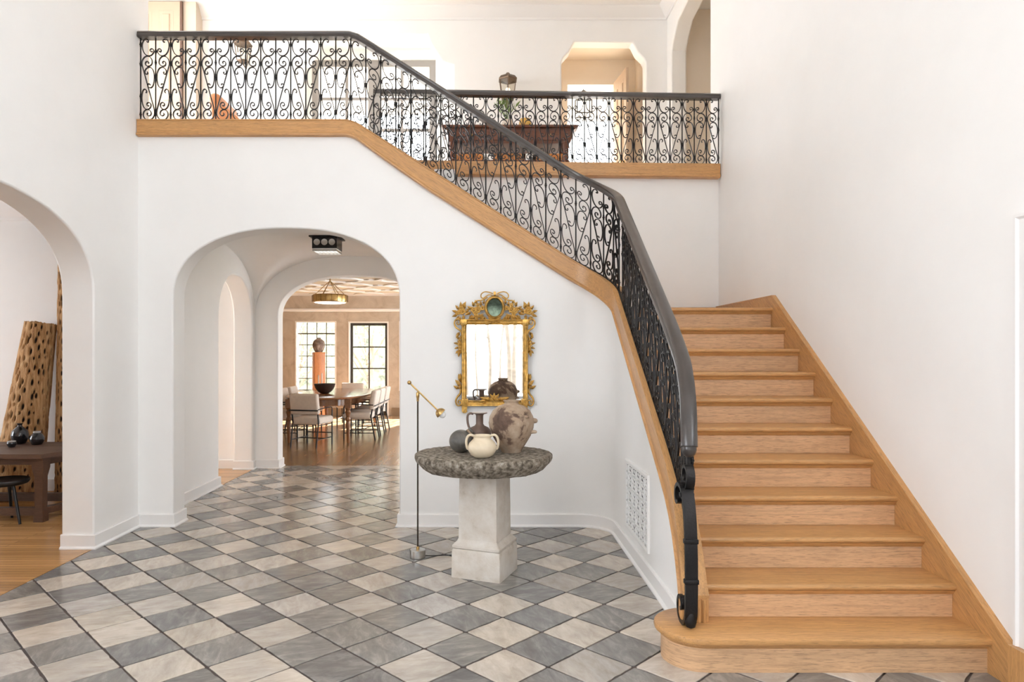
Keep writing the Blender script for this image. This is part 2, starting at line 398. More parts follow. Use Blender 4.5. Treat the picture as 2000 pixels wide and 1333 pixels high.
# ---- vestibule behind the main arch
struct('wall_vestibule_left', MB().prism([(6.415, 0), (8.04, 0)]+arch_pts(8.62, .58, 1.95, .60, 2.2)+[(9.2, 0), (9.32, 0), (9.32, 3.3), (6.415, 3.3)], XL-.26, XL, 'YZ'), PLASTER, bevel=.02)
struct('wall_vestibule_right', MB().box(-.49, -.3, 6.415, 9.3, 0, 3.3), PLASTER)
arch_d = [(-2.84, 0)]+arch_pts(-1.81, 1.03, 2.06, .57, 2.3)+[(-.78, 0)]
struct('wall_dining_front', MB().prism([(-7.2, 0)]+arch_d+[(2.72, 0), (2.72, 3.3), (-7.2, 3.3)], 9.3, 9.53, 'XZ'), PLASTER, bevel=.014)
def vault(nx=72, ny=72):
    x0, x1, y0, y1 = XL, -.49, 6.415, 9.3; mb = MB(); vs = []
    def g(u): return max(0.0, 1-abs(u)**2.3)**(1/2.3)
    for j in range(ny+1):
        for i in range(nx+1):
            # denser towards the edges, where the vault is steep
            u = -cos(pi*i/nx); v = -cos(pi*j/ny)
            a, b = g(u), g(v); k = 70.0                        # plaster-soft groins
            h = math.log(math.exp(k*a)+math.exp(k*b))/k - math.log(2)/k*min(1, 1)
            h = max(h, max(a, b)-.01)
            vs.append(((x0+x1)/2+u*(x1-x0)/2, (y0+y1)/2+v*(y1-y0)/2, 2.06+.84*h))
    fs = [(j*(nx+1)+i, j*(nx+1)+i+1, (j+1)*(nx+1)+i+1, (j+1)*(nx+1)+i) for j in range(ny) for i in range(nx)]
    return mb.add(vs, fs)
struct('ceiling_vault', vault(), PLASTER, smooth=60)
# ---- side room (through the left arch) and the passage behind it
struct('wall_side_room_back', MB().box(-8.5, XL-.26, 7.8, 8.0, 0, 3.3), PLASTER)
struct('wall_side_room_left', wall_grid([.8, 9.5], [0, 3.4], [(4.7, 6.9, .5, 2.8), (8.2, 9.2, .5, 2.6)], -8.7, -8.5, 'YZ'), PLASTER)
struct('wall_side_room_front', MB().box(-8.5, XL-.26, .8, 1.0, 0, 3.4), PLASTER)
struct('ceiling_side_room', MB().box(-8.7, XL-.26, .8, 9.5, 3.3, 3.42), CEIL)
struct('trim_1', MB().prism([(7.8, 3.08), (7.775, 3.08), (7.77, 3.12), (7.73, 3.16), (7.66, 3.25), (7.64, 3.30), (7.8, 3.30)], -8.5, XL-.26, 'YZ'), TRIM)
# ---- dining room
DW = [(-4.79, -3.76, .62, 2.37), (-3.46, -2.45, 0, 2.36), (-2.19, -1.16, .62, 2.37)]
YD = 17.1
struct('wall_dining_back', wall_grid([-6.2, 1.7], [0, 3.2], DW, YD, YD+.25), BROWNWALL)
struct('wall_dining_left', wall_grid([9.53, 17.1], [0, 3.2], [], -6.2, -6.0, 'YZ'), BROWNWALL)
struct('wall_dining_right', wall_grid([9.53, 17.1], [0, 3.2], [(10.4, 12.6, .1, 2.5), (13.2, 16.0, .1, 2.5)], 1.5, 1.7, 'YZ'), BROWNWALL)
ceil_d = struct('ceiling_dining', MB().box(-6.2, 1.75, 9.53, 17.35, 3.02, 3.2), CEIL)
struct('trim_2', MB().box(-6.0, 1.5, 16.72, 17.1, 2.66, 3.02), BROWNWALL)
struct('trim_3', MB().prism([(17.1, 2.60), (16.70, 2.60), (16.68, 2.63), (16.70, 2.66), (17.1, 2.66)], -6.0, 1.5, 'YZ'), TRIM)
struct('trim_4', MB().prism([(16.72, 2.97), (16.60, 3.0), (16.45, 3.02), (16.72, 3.02)], -6.0, 1.5, 'YZ'), TRIM)
for k, h in enumerate(DW):   # plaster returns round the openings
    pass
struct('baseboard_dining', wall_grid([-6.0, 1.5], [0, .15], [(-3.56, -2.35, -.1, .2)], 17.06, 17.10), simple('brown_base', (.26, .18, .11), .4))
# strapwork plaster relief on the dining ceiling
mb = MB()
for i in range(-4, 2):
    for j in range(0, 6):
        cx, cy = i*1.1-.1, 10.7+j*1.1
        q = []
        for k in range(33):
            a = 2*pi*k/32; rr = .50+.10*cos(4*a)
            q.append((cx+rr*cos(a), cy+rr*sin(a), 3.010+.005*((i+j) % 2)))
        mb.tube(q[:-1], 1, flat=(.045, .018), closed=True, up=(0, 0, 1))
rl = part('plaster_relief', mb, simple('relief_white', (.86, .84, .80), .6), ceil_d); rl['kind'] = 'stuff'
ceil_d.data.materials[0] = simple('ceiling_tan', (.60, .50, .38), .6, var=.06)
# ---- upper hall
struct('floor_upper', MB().prism([(-5.2, 6.2), (-1.25, 6.2), (-1.25, 7.2), (2.62, 7.33), (4.3, 7.33), (4.3, 14.2), (-5.2, 14.2)], 3.3, 3.47, 'XY'), simple('upper_oak', (.64, .56, .46), .3))
YU = 9.9
oct_w = [(-2.78, 3.47), (-2.78, 5.75), (-2.62, 5.8), (-2.45, 6.06), (-2.40, 6.2), (-.86, 6.2), (-.81, 6.06), (-.64, 5.8), (-.48, 5.75), (-.48, 3.47)]
oct_a = [(1.09, 3.47), (1.09, 5.80), (1.12, 5.86), (1.20, 5.95), (1.24, 6.03), (1.27, 6.09), (2.12, 6.08), (2.15, 6.02), (2.19, 5.94), (2.28, 5.85), (2.31, 5.79), (2.31, 3.47)]
struct('wall_upper_back', MB().prism([(-5.2, 3.47)]+oct_w+oct_a+[(2.84, 3.47), (2.84, 6.56), (-5.2, 6.56)], YU, YU+.22, 'XZ'), PLASTER, bevel=.02)
struct('wall_recess_back', wall_grid([-2.9, -.36], [3.47, 6.4], [(-2.72, -.79, 3.5, 6.14)], 10.62, 10.78), PLASTER)
struct('wall_recess_left', MB().box(-2.9, -2.79, YU+.22, 10.62, 3.47, 6.4), PLASTER)
struct('wall_recess_right', MB().box(-.47, -.36, YU+.22, 10.62, 3.47, 6.4), PLASTER)
struct('ceiling_recess', MB().box(-2.9, -.36, YU+.22, 10.78, 6.3, 6.42), PLASTER)
struct('wall_upper_left', wall_grid([6.2, 10.1], [3.3, 6.56], [(6.5, 9.7, 3.8, 6.3)], -5.4, -5.2, 'YZ'), PLASTER)
struct('wall_upper_front', MB().box(-5.4, XL-.26, 6.15, 6.37, 3.3, 6.56), PLASTER)
struct('wall_upper_right', MB().prism([(7.36, 3.47), (7.5, 3.47), (7.5, 5.9), (7.75, 6.12), (8.6, 6.2), (9.35, 6.13), (9.6, 5.93), (9.66, 5.85), (9.66, 3.47), (9.9, 3.47), (9.9, 6.56), (7.36, 6.56)], 2.615, 2.835, 'YZ'), PLASTER, bevel=.02)
struct('wall_side_landing', wall_grid([7.2, 10.1], [3.3, 6.56], [], 4.2, 4.4, 'YZ'), PLASTER_WARM)
struct('wall_side_landing_back', MB().box(2.835, 4.3, 9.9, 10.1, 3.3, 6.56), PLASTER_WARM)
struct('wall_side_landing_front', MB().box(2.835, 4.3, 7.2, 7.36, 3.3, 6.56), PLASTER_WARM)
# passage behind the eight-sided arch
struct('wall_passage_left', MB().box(.90, 1.0, YU+.22, 11.0, 3.47, 6.4), PLASTER_WARM)
struct('wall_passage_right', MB().box(2.40, 2.5, YU+.22, 11.0, 3.47, 6.4), PLASTER_WARM)
struct('ceiling_passage', MB().box(.9, 2.5, YU+.22, 11.0, 6.3, 6.4), PLASTER_WARM)
struct('wall_passage_back', wall_grid([.2, 3.4], [3.47, 6.56], [(1.304, 2.046, 3.4, 5.886)], 11.0, 11.15), PLASTER_WARM)
struct('trim_5', MB().prism([(1.304, 3.47), (1.304, 5.886), (2.046, 5.886), (2.046, 3.47), (2.13, 3.47), (2.13, 5.97), (1.22, 5.97), (1.22, 3.47)], 10.97, 11.0, 'XZ'), simple('casing_cream', (.80, .73, .64), .4))
struct('wall_bedroom_back', wall_grid([.2, 3.4], [3.47, 6.56], [(.5, 3.1, 3.6, 6.4)], 14.0, 14.15), PLASTER)
struct('wall_bedroom_left', MB().box(.1, .2, 11.0, 14.1, 3.4, 6.56), PLASTER)
struct('wall_bedroom_right', MB().box(3.4, 3.5, 11.0, 14.1, 3.4, 6.56), PLASTER)
# cove under the upper ceiling
cove = [(0, 6.40), (.02, 6.40), (.025, 6.43), (.05, 6.45), (.11, 6.53), (.14, 6.55), (.14, 6.565), (0, 6.565)]
struct('trim_6', MB().sections(sweep_plan([(-5.2, 6.37), (-5.2, YU), (2.615, YU), (2.615, 7.4)], cove, -1)), TRIM)
# ---- baseboards
bb = [(0, 0), (.034, 0), (.033, .010), (.024, .020), (.018, .022), (.018, .108), (.012, .115), (0, .115)]
struct('baseboard_left', MB().sections(sweep_plan([(XL-.26, 5.478), (XL, 5.478), (XL, YF), (-2.833, YF), (-2.833, YF+.24)], bb, -1)), TRIM)
struct('baseboard_front', MB().sections(sweep_plan([(-.787, YF+.24), (-.787, YF)]+[(x, y) for x, y in wl[:-1]], bb, -1)), TRIM)
struct('baseboard_vestibule', MB().sections(sweep_plan([(XL, 6.42), (XL, 8.04), (XL-.26, 8.04)], bb, -1)), TRIM)
struct('baseboard_pier', MB().sections(sweep_plan([(XL-.26, 9.2), (XL, 9.2), (XL, 9.3), (-2.84, 9.3), (-2.84, 9.53)], bb, -1)), TRIM)
struct('baseboard_passage', MB().box(-8.4, XL-.26, 9.27, 9.3, 0, .115), TRIM)
struct('baseboard_side_room', MB().box(-8.4, XL-.26, 7.775, 7.8, 0, .13), TRIM)
# ---- doors
WHITE_PAINT = simple('door_white', (.85, .84, .825), .35); CREAM_PAINT = simple('door_cream', (.44, .33, .235), .5)
def panel_door(name, wd, ht, mat, loc, rz, knob=BRASS):
    r = structure_root(name, loc); ORG[name] = Vector((0, 0, 0)); ORG[r.name] = Vector((0, 0, 0))
    part('leaf', MB().box(0, wd, 0, .04, 0, ht), mat, r)
    for (z0, z1) in ((.14, .75), (.87, 1.5), (1.62, ht-.13)):
        for (x0, x1) in ((.10, wd/2-.05), (wd/2+.05, wd-.10)):
            mb = MB(); s = .035
            a = [(x0, -.002, z0), (x1, -.002, z0), (x1, -.002, z1), (x0, -.002, z1)]
            b = [(x0+s, .006, z0+s), (x1-s, .006, z0+s), (x1-s, .006, z1-s), (x0+s, .006, z1-s)]
            c = [(x0+s*1.6, -.012, z0+s*1.6), (x1-s*1.6, -.012, z0+s*1.6), (x1-s*1.6, -.012, z1-s*1.6), (x0+s*1.6, -.012, z1-s*1.6)]
            back = [(x, .01, z) for x, y, z in a]
            mb.sections([back, a, b, c]); part('door_panel', mb, mat, r)
    part('door_knob', MB().lathe([(.02, 0), (.01, .015), (.01, .035), (.028, .05), (.03, .065), (.018, .078)], seg=14, M=Matrix.Translation((wd-.06, 0, 1.0)) @ Matrix.Rotation(pi/2, 4, 'X')), knob, r)
    r.rotation_euler = (0, 0, rz); return r
panel_door('door_1', 1.0, 2.085, WHITE_PAINT, (XR+.06, 3.065, .01), -pi/2)
cs = [(0, 0), (0, .012), (.008, .016), (.02, .016), (.03, .024), (.045, .024), (.055, .018), (.085, .020), (.095, .03), (.11, .03), (.11, 0)]
def casing(name, y0, y1, zt):   # door casing on the right wall
    secs = []
    for (y, z, sy, sz) in ((y1, .206, 1, 0), (y1, zt, 1, 1), (y0, zt, -1, 1), (y0, .206, -1, 0)):
        secs.append([(XR-h, y+o*sy, z+o*sz) for o, h in cs])
    return struct(name, MB().sections(secs), TRIM)
casing('trim_7', 2.05, 3.08, 2.105)
dr2 = panel_door('door_2', .70, 3.07, CREAM_PAINT, (-5.03, YU-.25, 3.475), 0)
part('door_gap_shade', MB().box(.70, .73, -.01, .04, 0, 3.07), simple('dark_gap', (.10, .05, .03), .5), dr2)  # strip coloured dark for the shaded gap at the door's side
struct('trim_8', MB().box(-4.32, -4.12, YU-.22, YU, 3.47, 6.555), simple('casing_pale', (.56, .46, .36), .5))
panel_door('door_3', .62, 2.40, CREAM_PAINT, (2.03, 10.9, 3.48), -pi/2+.12)
# ---- windows
def window(name, wd, ht, cols, rows, fmat, loc, rz, fw=.05, mw=.016, depth=.06, thick_row=None, mullions=()):
    r = structure_root(name, loc); ORG[r.name] = Vector((0, 0, 0))
    mb = MB().prism([(-wd/2, 0), (-wd/2, ht), (wd/2, ht), (wd/2, 0), (wd/2-fw, 0), (wd/2-fw, ht-fw), (-wd/2+fw, ht-fw), (-wd/2+fw, 0)], -depth/2, depth/2)
    part('window_frame', mb, fmat, r)
    part('bottom_rail', MB().box(-wd/2+fw, wd/2-fw, -depth/2+.004, depth/2-.004, 0, fw), fmat, r)
    iw, ih = wd-2*fw, ht-2*fw
    for c in range(1, cols):
        x = -iw/2+iw*c/cols; q = mullions[c-1] if len(mullions) >= c else mw
        part('muntin', MB().box(x-q/2, x+q/2, -.016-(q > .05)*.01, .016+(q > .05)*.01, fw, ht-fw), fmat, r)
    for k in range(1, rows):
        z = fw+ih*k/rows; q = mw*(1.7 if thick_row == k else 1)
        part('muntin', MB().box(-iw/2, iw/2, -.014, .014, z-q/2, z+q/2), fmat, r)
    first = None
    for c in range(cols):
        for k in range(rows):
            if first is None:
                first = part('pane', MB().box(-iw/cols/2, iw/cols/2, -.002, .002, -ih/rows/2, ih/rows/2), GLASS, r, smooth=0); o = first
            else: o = first.copy(); COL.objects.link(o)
            o.location = (-iw/2+iw*(c+.5)/cols, 0, fw+ih*(k+.5)/rows)
    r.rotation_euler = (0, 0, rz); return r
LEAD = simple('dark_lead', (.10, .085, .06), .5, .3); GREYFR = simple('grey_window_frame', (.30, .285, .275), .5); DARKFR = simple('dark_door_frame', (.035, .028, .022), .4)
window('window_1', 1.03, 1.75, 4, 6, LEAD, ((DW[0][0]+DW[0][1])/2, YD+.12, DW[0][2]), 0, .03, .020, thick_row=5)
window('window_3', 1.03, 1.75, 4, 6, LEAD, ((DW[2][0]+DW[2][1])/2, YD+.12, DW[2][2]), 0, .03, .020, thick_row=5)
window('window_2', 1.01, 2.36, 2, 4, DARKFR, ((DW[1][0]+DW[1][1])/2, YD+.12, 0), 0, .10, .032)
window('window_4', 1.93, 2.64, 4, 5, GREYFR, (-1.755, 10.70, 3.5), 0, .10, .045, .10, mullions=(.045, .19, .045))
for k, h in enumerate(rear_holes):
    window('window_%d' % (5+k), h[1]-h[0], h[3]-h[2], 1, 1, GREYFR, ((h[0]+h[1])/2, -3.6, h[2]), 0, .07, .03)
for k, (y0, y1, z0, z1) in enumerate([(4.7, 6.9, .5, 2.8), (8.2, 9.2, .5, 2.6)]):
    window('window_%d' % (8+k), y1-y0, z1-z0, 3, 4, WHITE_PAINT, (-8.6, (y0+y1)/2, z0), pi/2)  # unseen windows, added to light the side room and passage
for k, (x, y0, y1, z0, z1) in enumerate([(1.6, 10.4, 12.6, .1, 2.5), (1.6, 13.2, 16.0, .1, 2.5)]):
    window('window_%d' % (11+k), y1-y0, z1-z0, 4, 5, DARKFR, (x, (y0+y1)/2, z0), pi/2)
window('window_18', 3.7, 3.0, 4, 4, GREYFR, (XL-.13, -.65, 1.0), pi/2, .07, .03)  # unseen window added to throw daylight on the opposite wall
window('window_19', 3.9, 2.9, 4, 3, GREYFR, (XR+.11, -.45, 2.7), pi/2, .07, .03)  # also unseen and added, evens out the light in the hall
window('window_17', 3.2, 2.5, 3, 3, GREYFR, (-5.3, 8.1, 3.8), pi/2)  # out-of-view window added to brighten the upper hall
window('window_16', 2.6, 2.8, 2, 3, WHITE_PAINT, (1.8, 14.07, 3.6), 0)
# white plaster reveals round the dining windows
rev = simple('reveal_white', (.83, .80, .75), .5)
for k, (x0, x1, z0, z1) in enumerate(DW):
    e = .035
    struct('trim_%d' % (9+k), MB().prism([(x0, z0), (x0, z1), (x1, z1), (x1, z0), (x1-e, z0), (x1-e, z1-e), (x0+e, z1-e), (x0+e, z0)], YD-.012, YD+.20), rev)
struct('ground', MB().box(-30, 30, 17.4, 45, -.3, -.15), simple('pale_lawn', (.44, .44, .34), .9, var=.2, vscale=3))
struct('ground_front', MB().box(-30, 30, -30, -3.8, -.3, -.15), simple('pale_paving', (.5, .48, .44), .9))

# ---- floor tiles: 45 degree grid
PITCH = .302; GX, GY = .097, 4.055; J = .012
S2 = sqrt(.5)
def clip(poly, axis, val, keep_greater):
    out = []
    for i in range(len(poly)):
        a, b = poly[i-1], poly[i]
        ia = (a[axis] >= val) == keep_greater; ib = (b[axis] >= val) == keep_greater
        if ia != ib:
            t = (val-a[axis])/(b[axis]-a[axis]); out.append((a[0]+t*(b[0]-a[0]), a[1]+t*(b[1]-a[1])))
        if ib: out.append(b)
    return out
rt = random.Random(11)
def tile_outline():
    h = PITCH/2-J/2; pts = []
    cn = [(-h, -h), (h, -h), (h, h), (-h, h)]
    for i in range(4):
        a, b = cn[i], cn[(i+1) % 4]
        c = rt.uniform(.004, .012)
        for t in (c/PITCH, .22, .38, .5, .62, .8, 1-c/PITCH):
            jit = rt.uniform(-.0012, .0012)
            if rt.random() < .07 and .1 < t < .9: jit = -.004
            x, y = a[0]+(b[0]-a[0])*t, a[1]+(b[1]-a[1])*t
            l = max(abs(x), abs(y)); x *= (l+jit)/l; y *= (l+jit)/l
            pts.append((x, y))
    return pts
def tile_mesh(pts, mat):
    n = len(pts); cx = sum(p[0] for p in pts)/n; cy = sum(p[1] for p in pts)/n
    vs = [(x, y, -.008) for x, y in pts]+[(x, y, -.0018) for x, y in pts]
    vs += [(x+(cx-x)*.022, y+(cy-y)*.022, 0) for x, y in pts]
    fs = [(i, (i+1) % n, n+(i+1) % n, n+i) for i in range(n)]+[(n+i, n+(i+1) % n, 2*n+(i+1) % n, 2*n+i) for i in range(n)]+[tuple(range(2*n, 3*n))]
    return MB().add(vs, fs)
variants = []
for k in range(10):
    o = tile_outline()
    variants.append((o, {m.name: mesh_data('tile', tile_mesh(o, m), m, 0) for m in (TILE_CREAM, TILE_GREY)}))
cells = []
for ia in range(-40, 41):
    for ib in range(-40, 41):
        a, b = (ia+.5)*PITCH, (ib+.5)*PITCH
        x, y = GX+(a-b)*S2, GY+(a+b)*S2
        if not (2.3 < y < 9.75 and XL-.2 < x < 2.65): continue
        if y > 6.25 and x > -.35: continue
        if y > 3.6 and x > 1.35: continue
        if y < 3.0 and abs((x*F/y)-50) > 1300: continue
        vis = abs(x*F/y-50) < 1010 and y > 3.1
        cells.append((y-(0 if vis else -50), x, y, ia, ib))
cells.sort()
stuff = {TILE_CREAM.name: MB(), TILE_GREY.name: MB()}
nt_ = 0
for _, x, y, ia, ib in cells:
    m = TILE_GREY if (ia+ib) % 2 else TILE_CREAM
    if rt.random() < .07: m = TILE_CREAM if m is TILE_GREY else TILE_GREY
    o, me = variants[rt.randrange(10)]
    rz = pi/4+rt.randrange(4)*pi/2+rt.uniform(-.004, .004)
    edge = x < XL+.22 or y > 9.52-.22
    if edge:
        pp = [(x+p[0]*cos(rz)-p[1]*sin(rz), y+p[0]*sin(rz)+p[1]*cos(rz)) for p in o]
        pp = clip(clip(pp, 0, XL+.006, True), 1, 9.515, False)
        if len(pp) < 3: continue
    if nt_ < 300:
        nt_ += 1
        if edge:
            q = tile_mesh([(p[0]-x, p[1]-y) for p in pp], m); t = bpy.data.objects.new('tile', mesh_data('tile', q, m, 0)); t.location = (x, y, 0)
        else:
            t = bpy.data.objects.new('tile', me[m.name]); t.rotation_euler = (rt.uniform(-.0016, .0016), rt.uniform(-.0016, .0016), rz); t.location = (x, y, rt.uniform(-.0006, .0006))
        COL.objects.link(t); t.parent = floor
    else:
        if not edge: pp = [(x+p[0]*cos(rz)-p[1]*sin(rz), y+p[0]*sin(rz)+p[1]*cos(rz)) for p in o]
        q = tile_mesh(pp, m); stuff[m.name].add(q.v, q.f)
for nm, m in ((TILE_CREAM.name, TILE_CREAM), (TILE_GREY.name, TILE_GREY)):
    if stuff[nm].v:
        o = part('far_tiles', stuff[nm], m, floor, 0); o['kind'] = 'stuff'

# ================================================================ STAIRCASE
XI = CX+.05; XE = 2.462                          # inner face of the curb, face of the wall skirt
stair = thing('staircase', 'oak staircase with a rounded bottom step climbing beside the white wall', 'staircase', (1.8, Y1, 0))
def nose_profile(y0, z, depth, t=.034):
    """tread section (y, z) with half-round nosing and a cove strip below"""
    p = [(y0+t/2-t/2*cos(a), z-t/2+t/2*sin(a)) for a in [pi/2-pi*k/8 for k in range(9)]]
    return p+[(y0+.034, z-t), (y0+.034, z-t-.002), (y0+depth, z-t-.002), (y0+depth, z)]
for n in range(1, N_STEP+1):
    y = Y1+(n-1)*D; z = n*R
    if n == 1: continue
    xl = XI if n > 2 else XI-.03
    if n < N_STEP:
        prof = nose_profile(y, z, D+.034)
        part('tread', MB().sections([[(x, a, b) for a, b in prof] for x in (xl, XE)]), OAK_X, stair)
    else:
        part('landing', MB().sections([[(x, a, b) for a, b in nose_profile(y, z, YB-y)] for x in (XI, XE)]), OAK_X, stair)
    part('riser', MB().box(xl, XE-.005, y+.032, y+.052, z-R+.001, z-.034), OAK_RISER, stair)
    cv = [(y+.032, z-.034), (y+.012, z-.034), (y+.014, z-.041), (y+.022, z-.049), (y+.026, z-.056), (y+.032, z-.056)]
    part('cove_strip', MB().sections([[(x, a, b) for a, b in cv] for x in (xl, XE-.003)]), OAK_X, stair)
# bottom step with its bullnose end
def bull(off, seg=18):
    cx, cy, r = 1.085, Y1+.215, .215-off
    pts = [(XE, cy-r), (cx, cy-r)]
    pts += [(cx-r*sin(a), cy-r*cos(a)) for a in [pi*1.02*k/seg for k in range(1, seg+1)]]
    return pts+[(1.16, cy+r-.005), (1.16, Y1+D+.05), (XE, Y1+D+.05)]
t = .036; rings = []
for (o, zz) in ((.034, R-t), (.012, R-t), (.003, R-t+.006), (0, R-t/2), (.003, R-.006), (.012, R)):
    rings.append([(x, y, zz) for x, y in bull(o)])
part('tread', MB().sections(rings), OAK_X, stair)
part('cove_strip', MB().sections([[(x, y, zz) for x, y in bull(o)] for o, zz in ((.036, R-t-.024), (.030, R-t-.018), (.024, R-t-.010), (.014, R-t-.004), (.014, R-t))]), OAK_X, stair)
part('riser', MB().sections([[(x, y, zz) for x, y in bull(.036)] for zz in (0, R-t-.01)]), OAK_BULL, stair)
# skirt on the right wall, then level along landing
ys0 = 3.196
sk = [(ys0, 0), (ys0, .176), (5.874, 2.056), (7.30, 2.056), (7.30, 0)]
part('skirt_board', MB().prism(sk, XE-.004, XR, 'YZ'), OAK_SLOPE_Y, stair)
part('skirt_cap', MB().sections([[(x, y, z+o) for x, o in ((XE-.008, 0), (XE-.008, .012), (XR, .012), (XR, 0))] for y, z in ((ys0, .176), (5.874, 2.056), (7.30, 2.056))]), OAK_SLOPE_Y, stair)
part('skirt_board', MB().prism([(XE, 1.90), (XE, 2.056), (CX-.1, 2.056), (-1.25, 3.60), (-1.25, 3.30), (CX-.1, 1.80)], YB-.035, YB-.01), OAK_X, stair)
part('plinth_block', MB().box(XE-.022, XR, 3.075, ys0, 0, .205), OAK_Z, stair)
# upper flight (behind the sloping fascia)
for k in range(9):
    z = N_STEP*R+(k+1)*.1745; x = CX-.05-k*.266
    part('tread', MB().box(x-.30, x+.03, 6.23, YB-.14, z-.034, z), OAK_Y, stair)
    part('riser', MB().box(x-.02, x, 6.23, YB-.14, z-.1745, z-.034), OAK_Y, stair)
part('soffit', MB().prism([(CX-.05, 1.80), (CX-.05, 1.74), (-1.3, 3.33), (-1.3, 3.42)], 6.42, YB-.14), PLASTER, stair)
# ---- curb / fascia following the whole rail
def s_path():
    """stations along the curb centre: (x, y, nx, ny, ztop) ; n points to the hall"""
    out = []
    def zu(x): return FASC_Z0-(x-FASC_X0)*FASC_S if x > FASC_X0 else FASC_Z0
    for x in (XL+.005, -2.6, -2.0, -1.5, FASC_X0-.06, FASC_X0-.02, FASC_X0+.02, FASC_X0+.06, -.9, -.5, -.1, .3, .6, CX-.40):
        out.append((x, 6.18, 0, -1, zu(x)-(0.006 if abs(x-FASC_X0) < .03 else 0)))
    z0 = zu(CX-.40); z1 = nosing(5.78)+.185
    for k in range(1, 13):
        a = pi/2*k/12; tt = k/12
        # slope eases round the corner
        z = z0+(z1-z0)*tt
        out.append((CX-.40+.40*sin(a), 5.78+.40*cos(a), -sin(a), -cos(a), z))
    for y in (5.6, 5.3, 4.9, 4.6, 4.4, 4.25, 4.1, 3.98, 3.86, 3.76, 3.68, 3.6, 3.56, 3.53):
        z = nosing(y)+.185
        if y < 3.98: z -= .9*(3.98-y)**2*1.1
        out.append((CX+flare(y), y, -1, 0, z))
    return out
ST = s_path()
secs = []
for i, (x, y, nx, ny, z) in enumerate(ST):
    low = y < 5.785
    h = .150 if x < FASC_X0 else min(.205, .150+(x-FASC_X0)*.10)
    if low: h = .215
    if low and y < 4.2: h = .215
    zb = z-h
    if low and y < 3.95: zb = max(R+.001, zb)
    if y < 3.62: zb = R+.001
    wo, wi = .043, .05
    if y < 4.1 and low: wo, wi = .043+.014*(4.1-y)/.57, .05+.018*(4.1-y)/.57
    def P(o, zz): return (x+nx*o, y+ny*o, zz)
    secs.append([P(-wi, zb), P(wo-.004, zb), P(wo+.012, zb+.006), P(wo+.014, zb+.018), P(wo+.004, zb+.028), P(wo, zb+.034), P(wo, z-.016), P(wo+.006, z-.012), P(wo+.006, z-.003), P(wo, z), P(-wi, z), P(-wi-.005, z-.004), P(-wi-.005, z-.014), P(-wi, z-.018)])
i1 = next(i for i, s in enumerate(ST) if s[0] >= FASC_X0)
i2 = next(i for i, s in enumerate(ST) if s[1] < 5.785)
part('fascia_board', MB().sections(secs[:i1+1]), OAK_X, stair, smooth=25)
part('sloping_fascia', MB().sections(secs[i1:i2+1]), OAK_SLOPE_X, stair, smooth=25)
part('curb', MB().sections(secs[i2:]), OAK_SLOPE_Y, stair, smooth=25)
x, y = ST[-1][0], ST[-1][1]
mb = MB()
for k in range(5):
    a = x-.066+k*.0275
    mb.tube([(a+.0, y-.006, R+.002), (a, y-.006, ST[-1][4]-.02)], .0125, 8)
part('fluted_end', mb.box(x-.078, x+.068, y-.006, y+.03, R+.001, ST[-1][4]-.018), OAK_Z, stair)

# ================================================================ IRON RAILINGS
def resample(st, step):
    out = [st[0]]; acc = 0
    return out
class Path:
    def __init__(s, st):
        s.p = st; s.L = [0]
        for a, b in zip(st, st[1:]): s.L.append(s.L[-1]+sqrt((a[0]-b[0])**2+(a[1]-b[1])**2))
        s.total = s.L[-1]
    def at(s, d):
        d = max(0, min(s.total, d))
        for i in range(len(s.L)-1):
            if d <= s.L[i+1] or i == len(s.L)-2:
                t = (d-s.L[i])/max(1e-9, s.L[i+1]-s.L[i]); a, b = s.p[i], s.p[i+1]
                return [a[k]+(b[k]-a[k])*t for k in range(5)]
BX = 155.0
def tpl(pts, flipz=None): return catmull([(x/BX, (1035-y)/865.0, 0) for x, y in pts], 3)
SCROLLS = {
 'upper_scroll': tpl([(70, 207), (60, 213), (51, 203), (55, 188), (72, 180), (89, 188), (90, 205)][::-1][:0] + [(62, 202), (68, 210), (78, 207), (80, 194), (68, 182), (48, 180), (28, 194), (14, 225), (13, 262), (24, 305), (48, 340), (82, 355), (116, 345), (138, 318), (140, 298), (128, 282), (110, 281), (99, 294), (104, 310), (118, 311), (122, 301)]),
 'long_scroll': tpl([(78, 436), (84, 424), (74, 413), (58, 416), (48, 432), (54, 454), (76, 464), (104, 456), (122, 430), (118, 394), (96, 366), (70, 358), (42, 366), (18, 394), (9, 430), (16, 470), (48, 580), (82, 700), (116, 818), (141, 905), (148, 945), (143, 985), (118, 1018), (80, 1030), (44, 1016), (24, 980), (30, 944), (54, 922), (84, 922), (106, 940), (110, 966), (96, 984), (76, 982), (66, 966), (76, 956)]),
 'middle_scroll': tpl([(66, 522), (74, 532), (68, 545), (52, 546), (42, 530), (46, 504), (66, 482), (94, 475), (122, 490), (141, 530), (146, 580), (142, 630), (128, 672), (106, 690), (84, 684), (73, 666), (80, 650), (94, 650), (98, 662)]),
 'lower_scroll': tpl([(50, 742), (58, 738), (60, 724), (50, 708), (34, 706), (18, 726), (9, 780), (12, 840), (28, 892), (58, 917), (90, 910), (108, 884), (104, 856), (84, 844), (66, 854), (64, 872), (78, 882), (86, 874)]),
}
COLL = {'A': (312, 425, 575, 945), 'B': (235, 440, 780, 970)}
scroll_cache = {}
def baluster_mesh(kind, h, mat):
    prof = [(.0062, -.02)]
    for y in sorted(COLL[kind], reverse=True):
        z = (1035-y)/865.0*h
        prof += [(.0062, z-.022), (.0085, z-.018), (.0085, z-.006), (.0115, z-.004), (.0115, z+.004), (.0085, z+.006), (.0085, z+.018), (.0062, z+.022)]
    prof += [(.0062, h+.015)]
    return MB().lathe(prof, seg=8)
bal_cache = {}
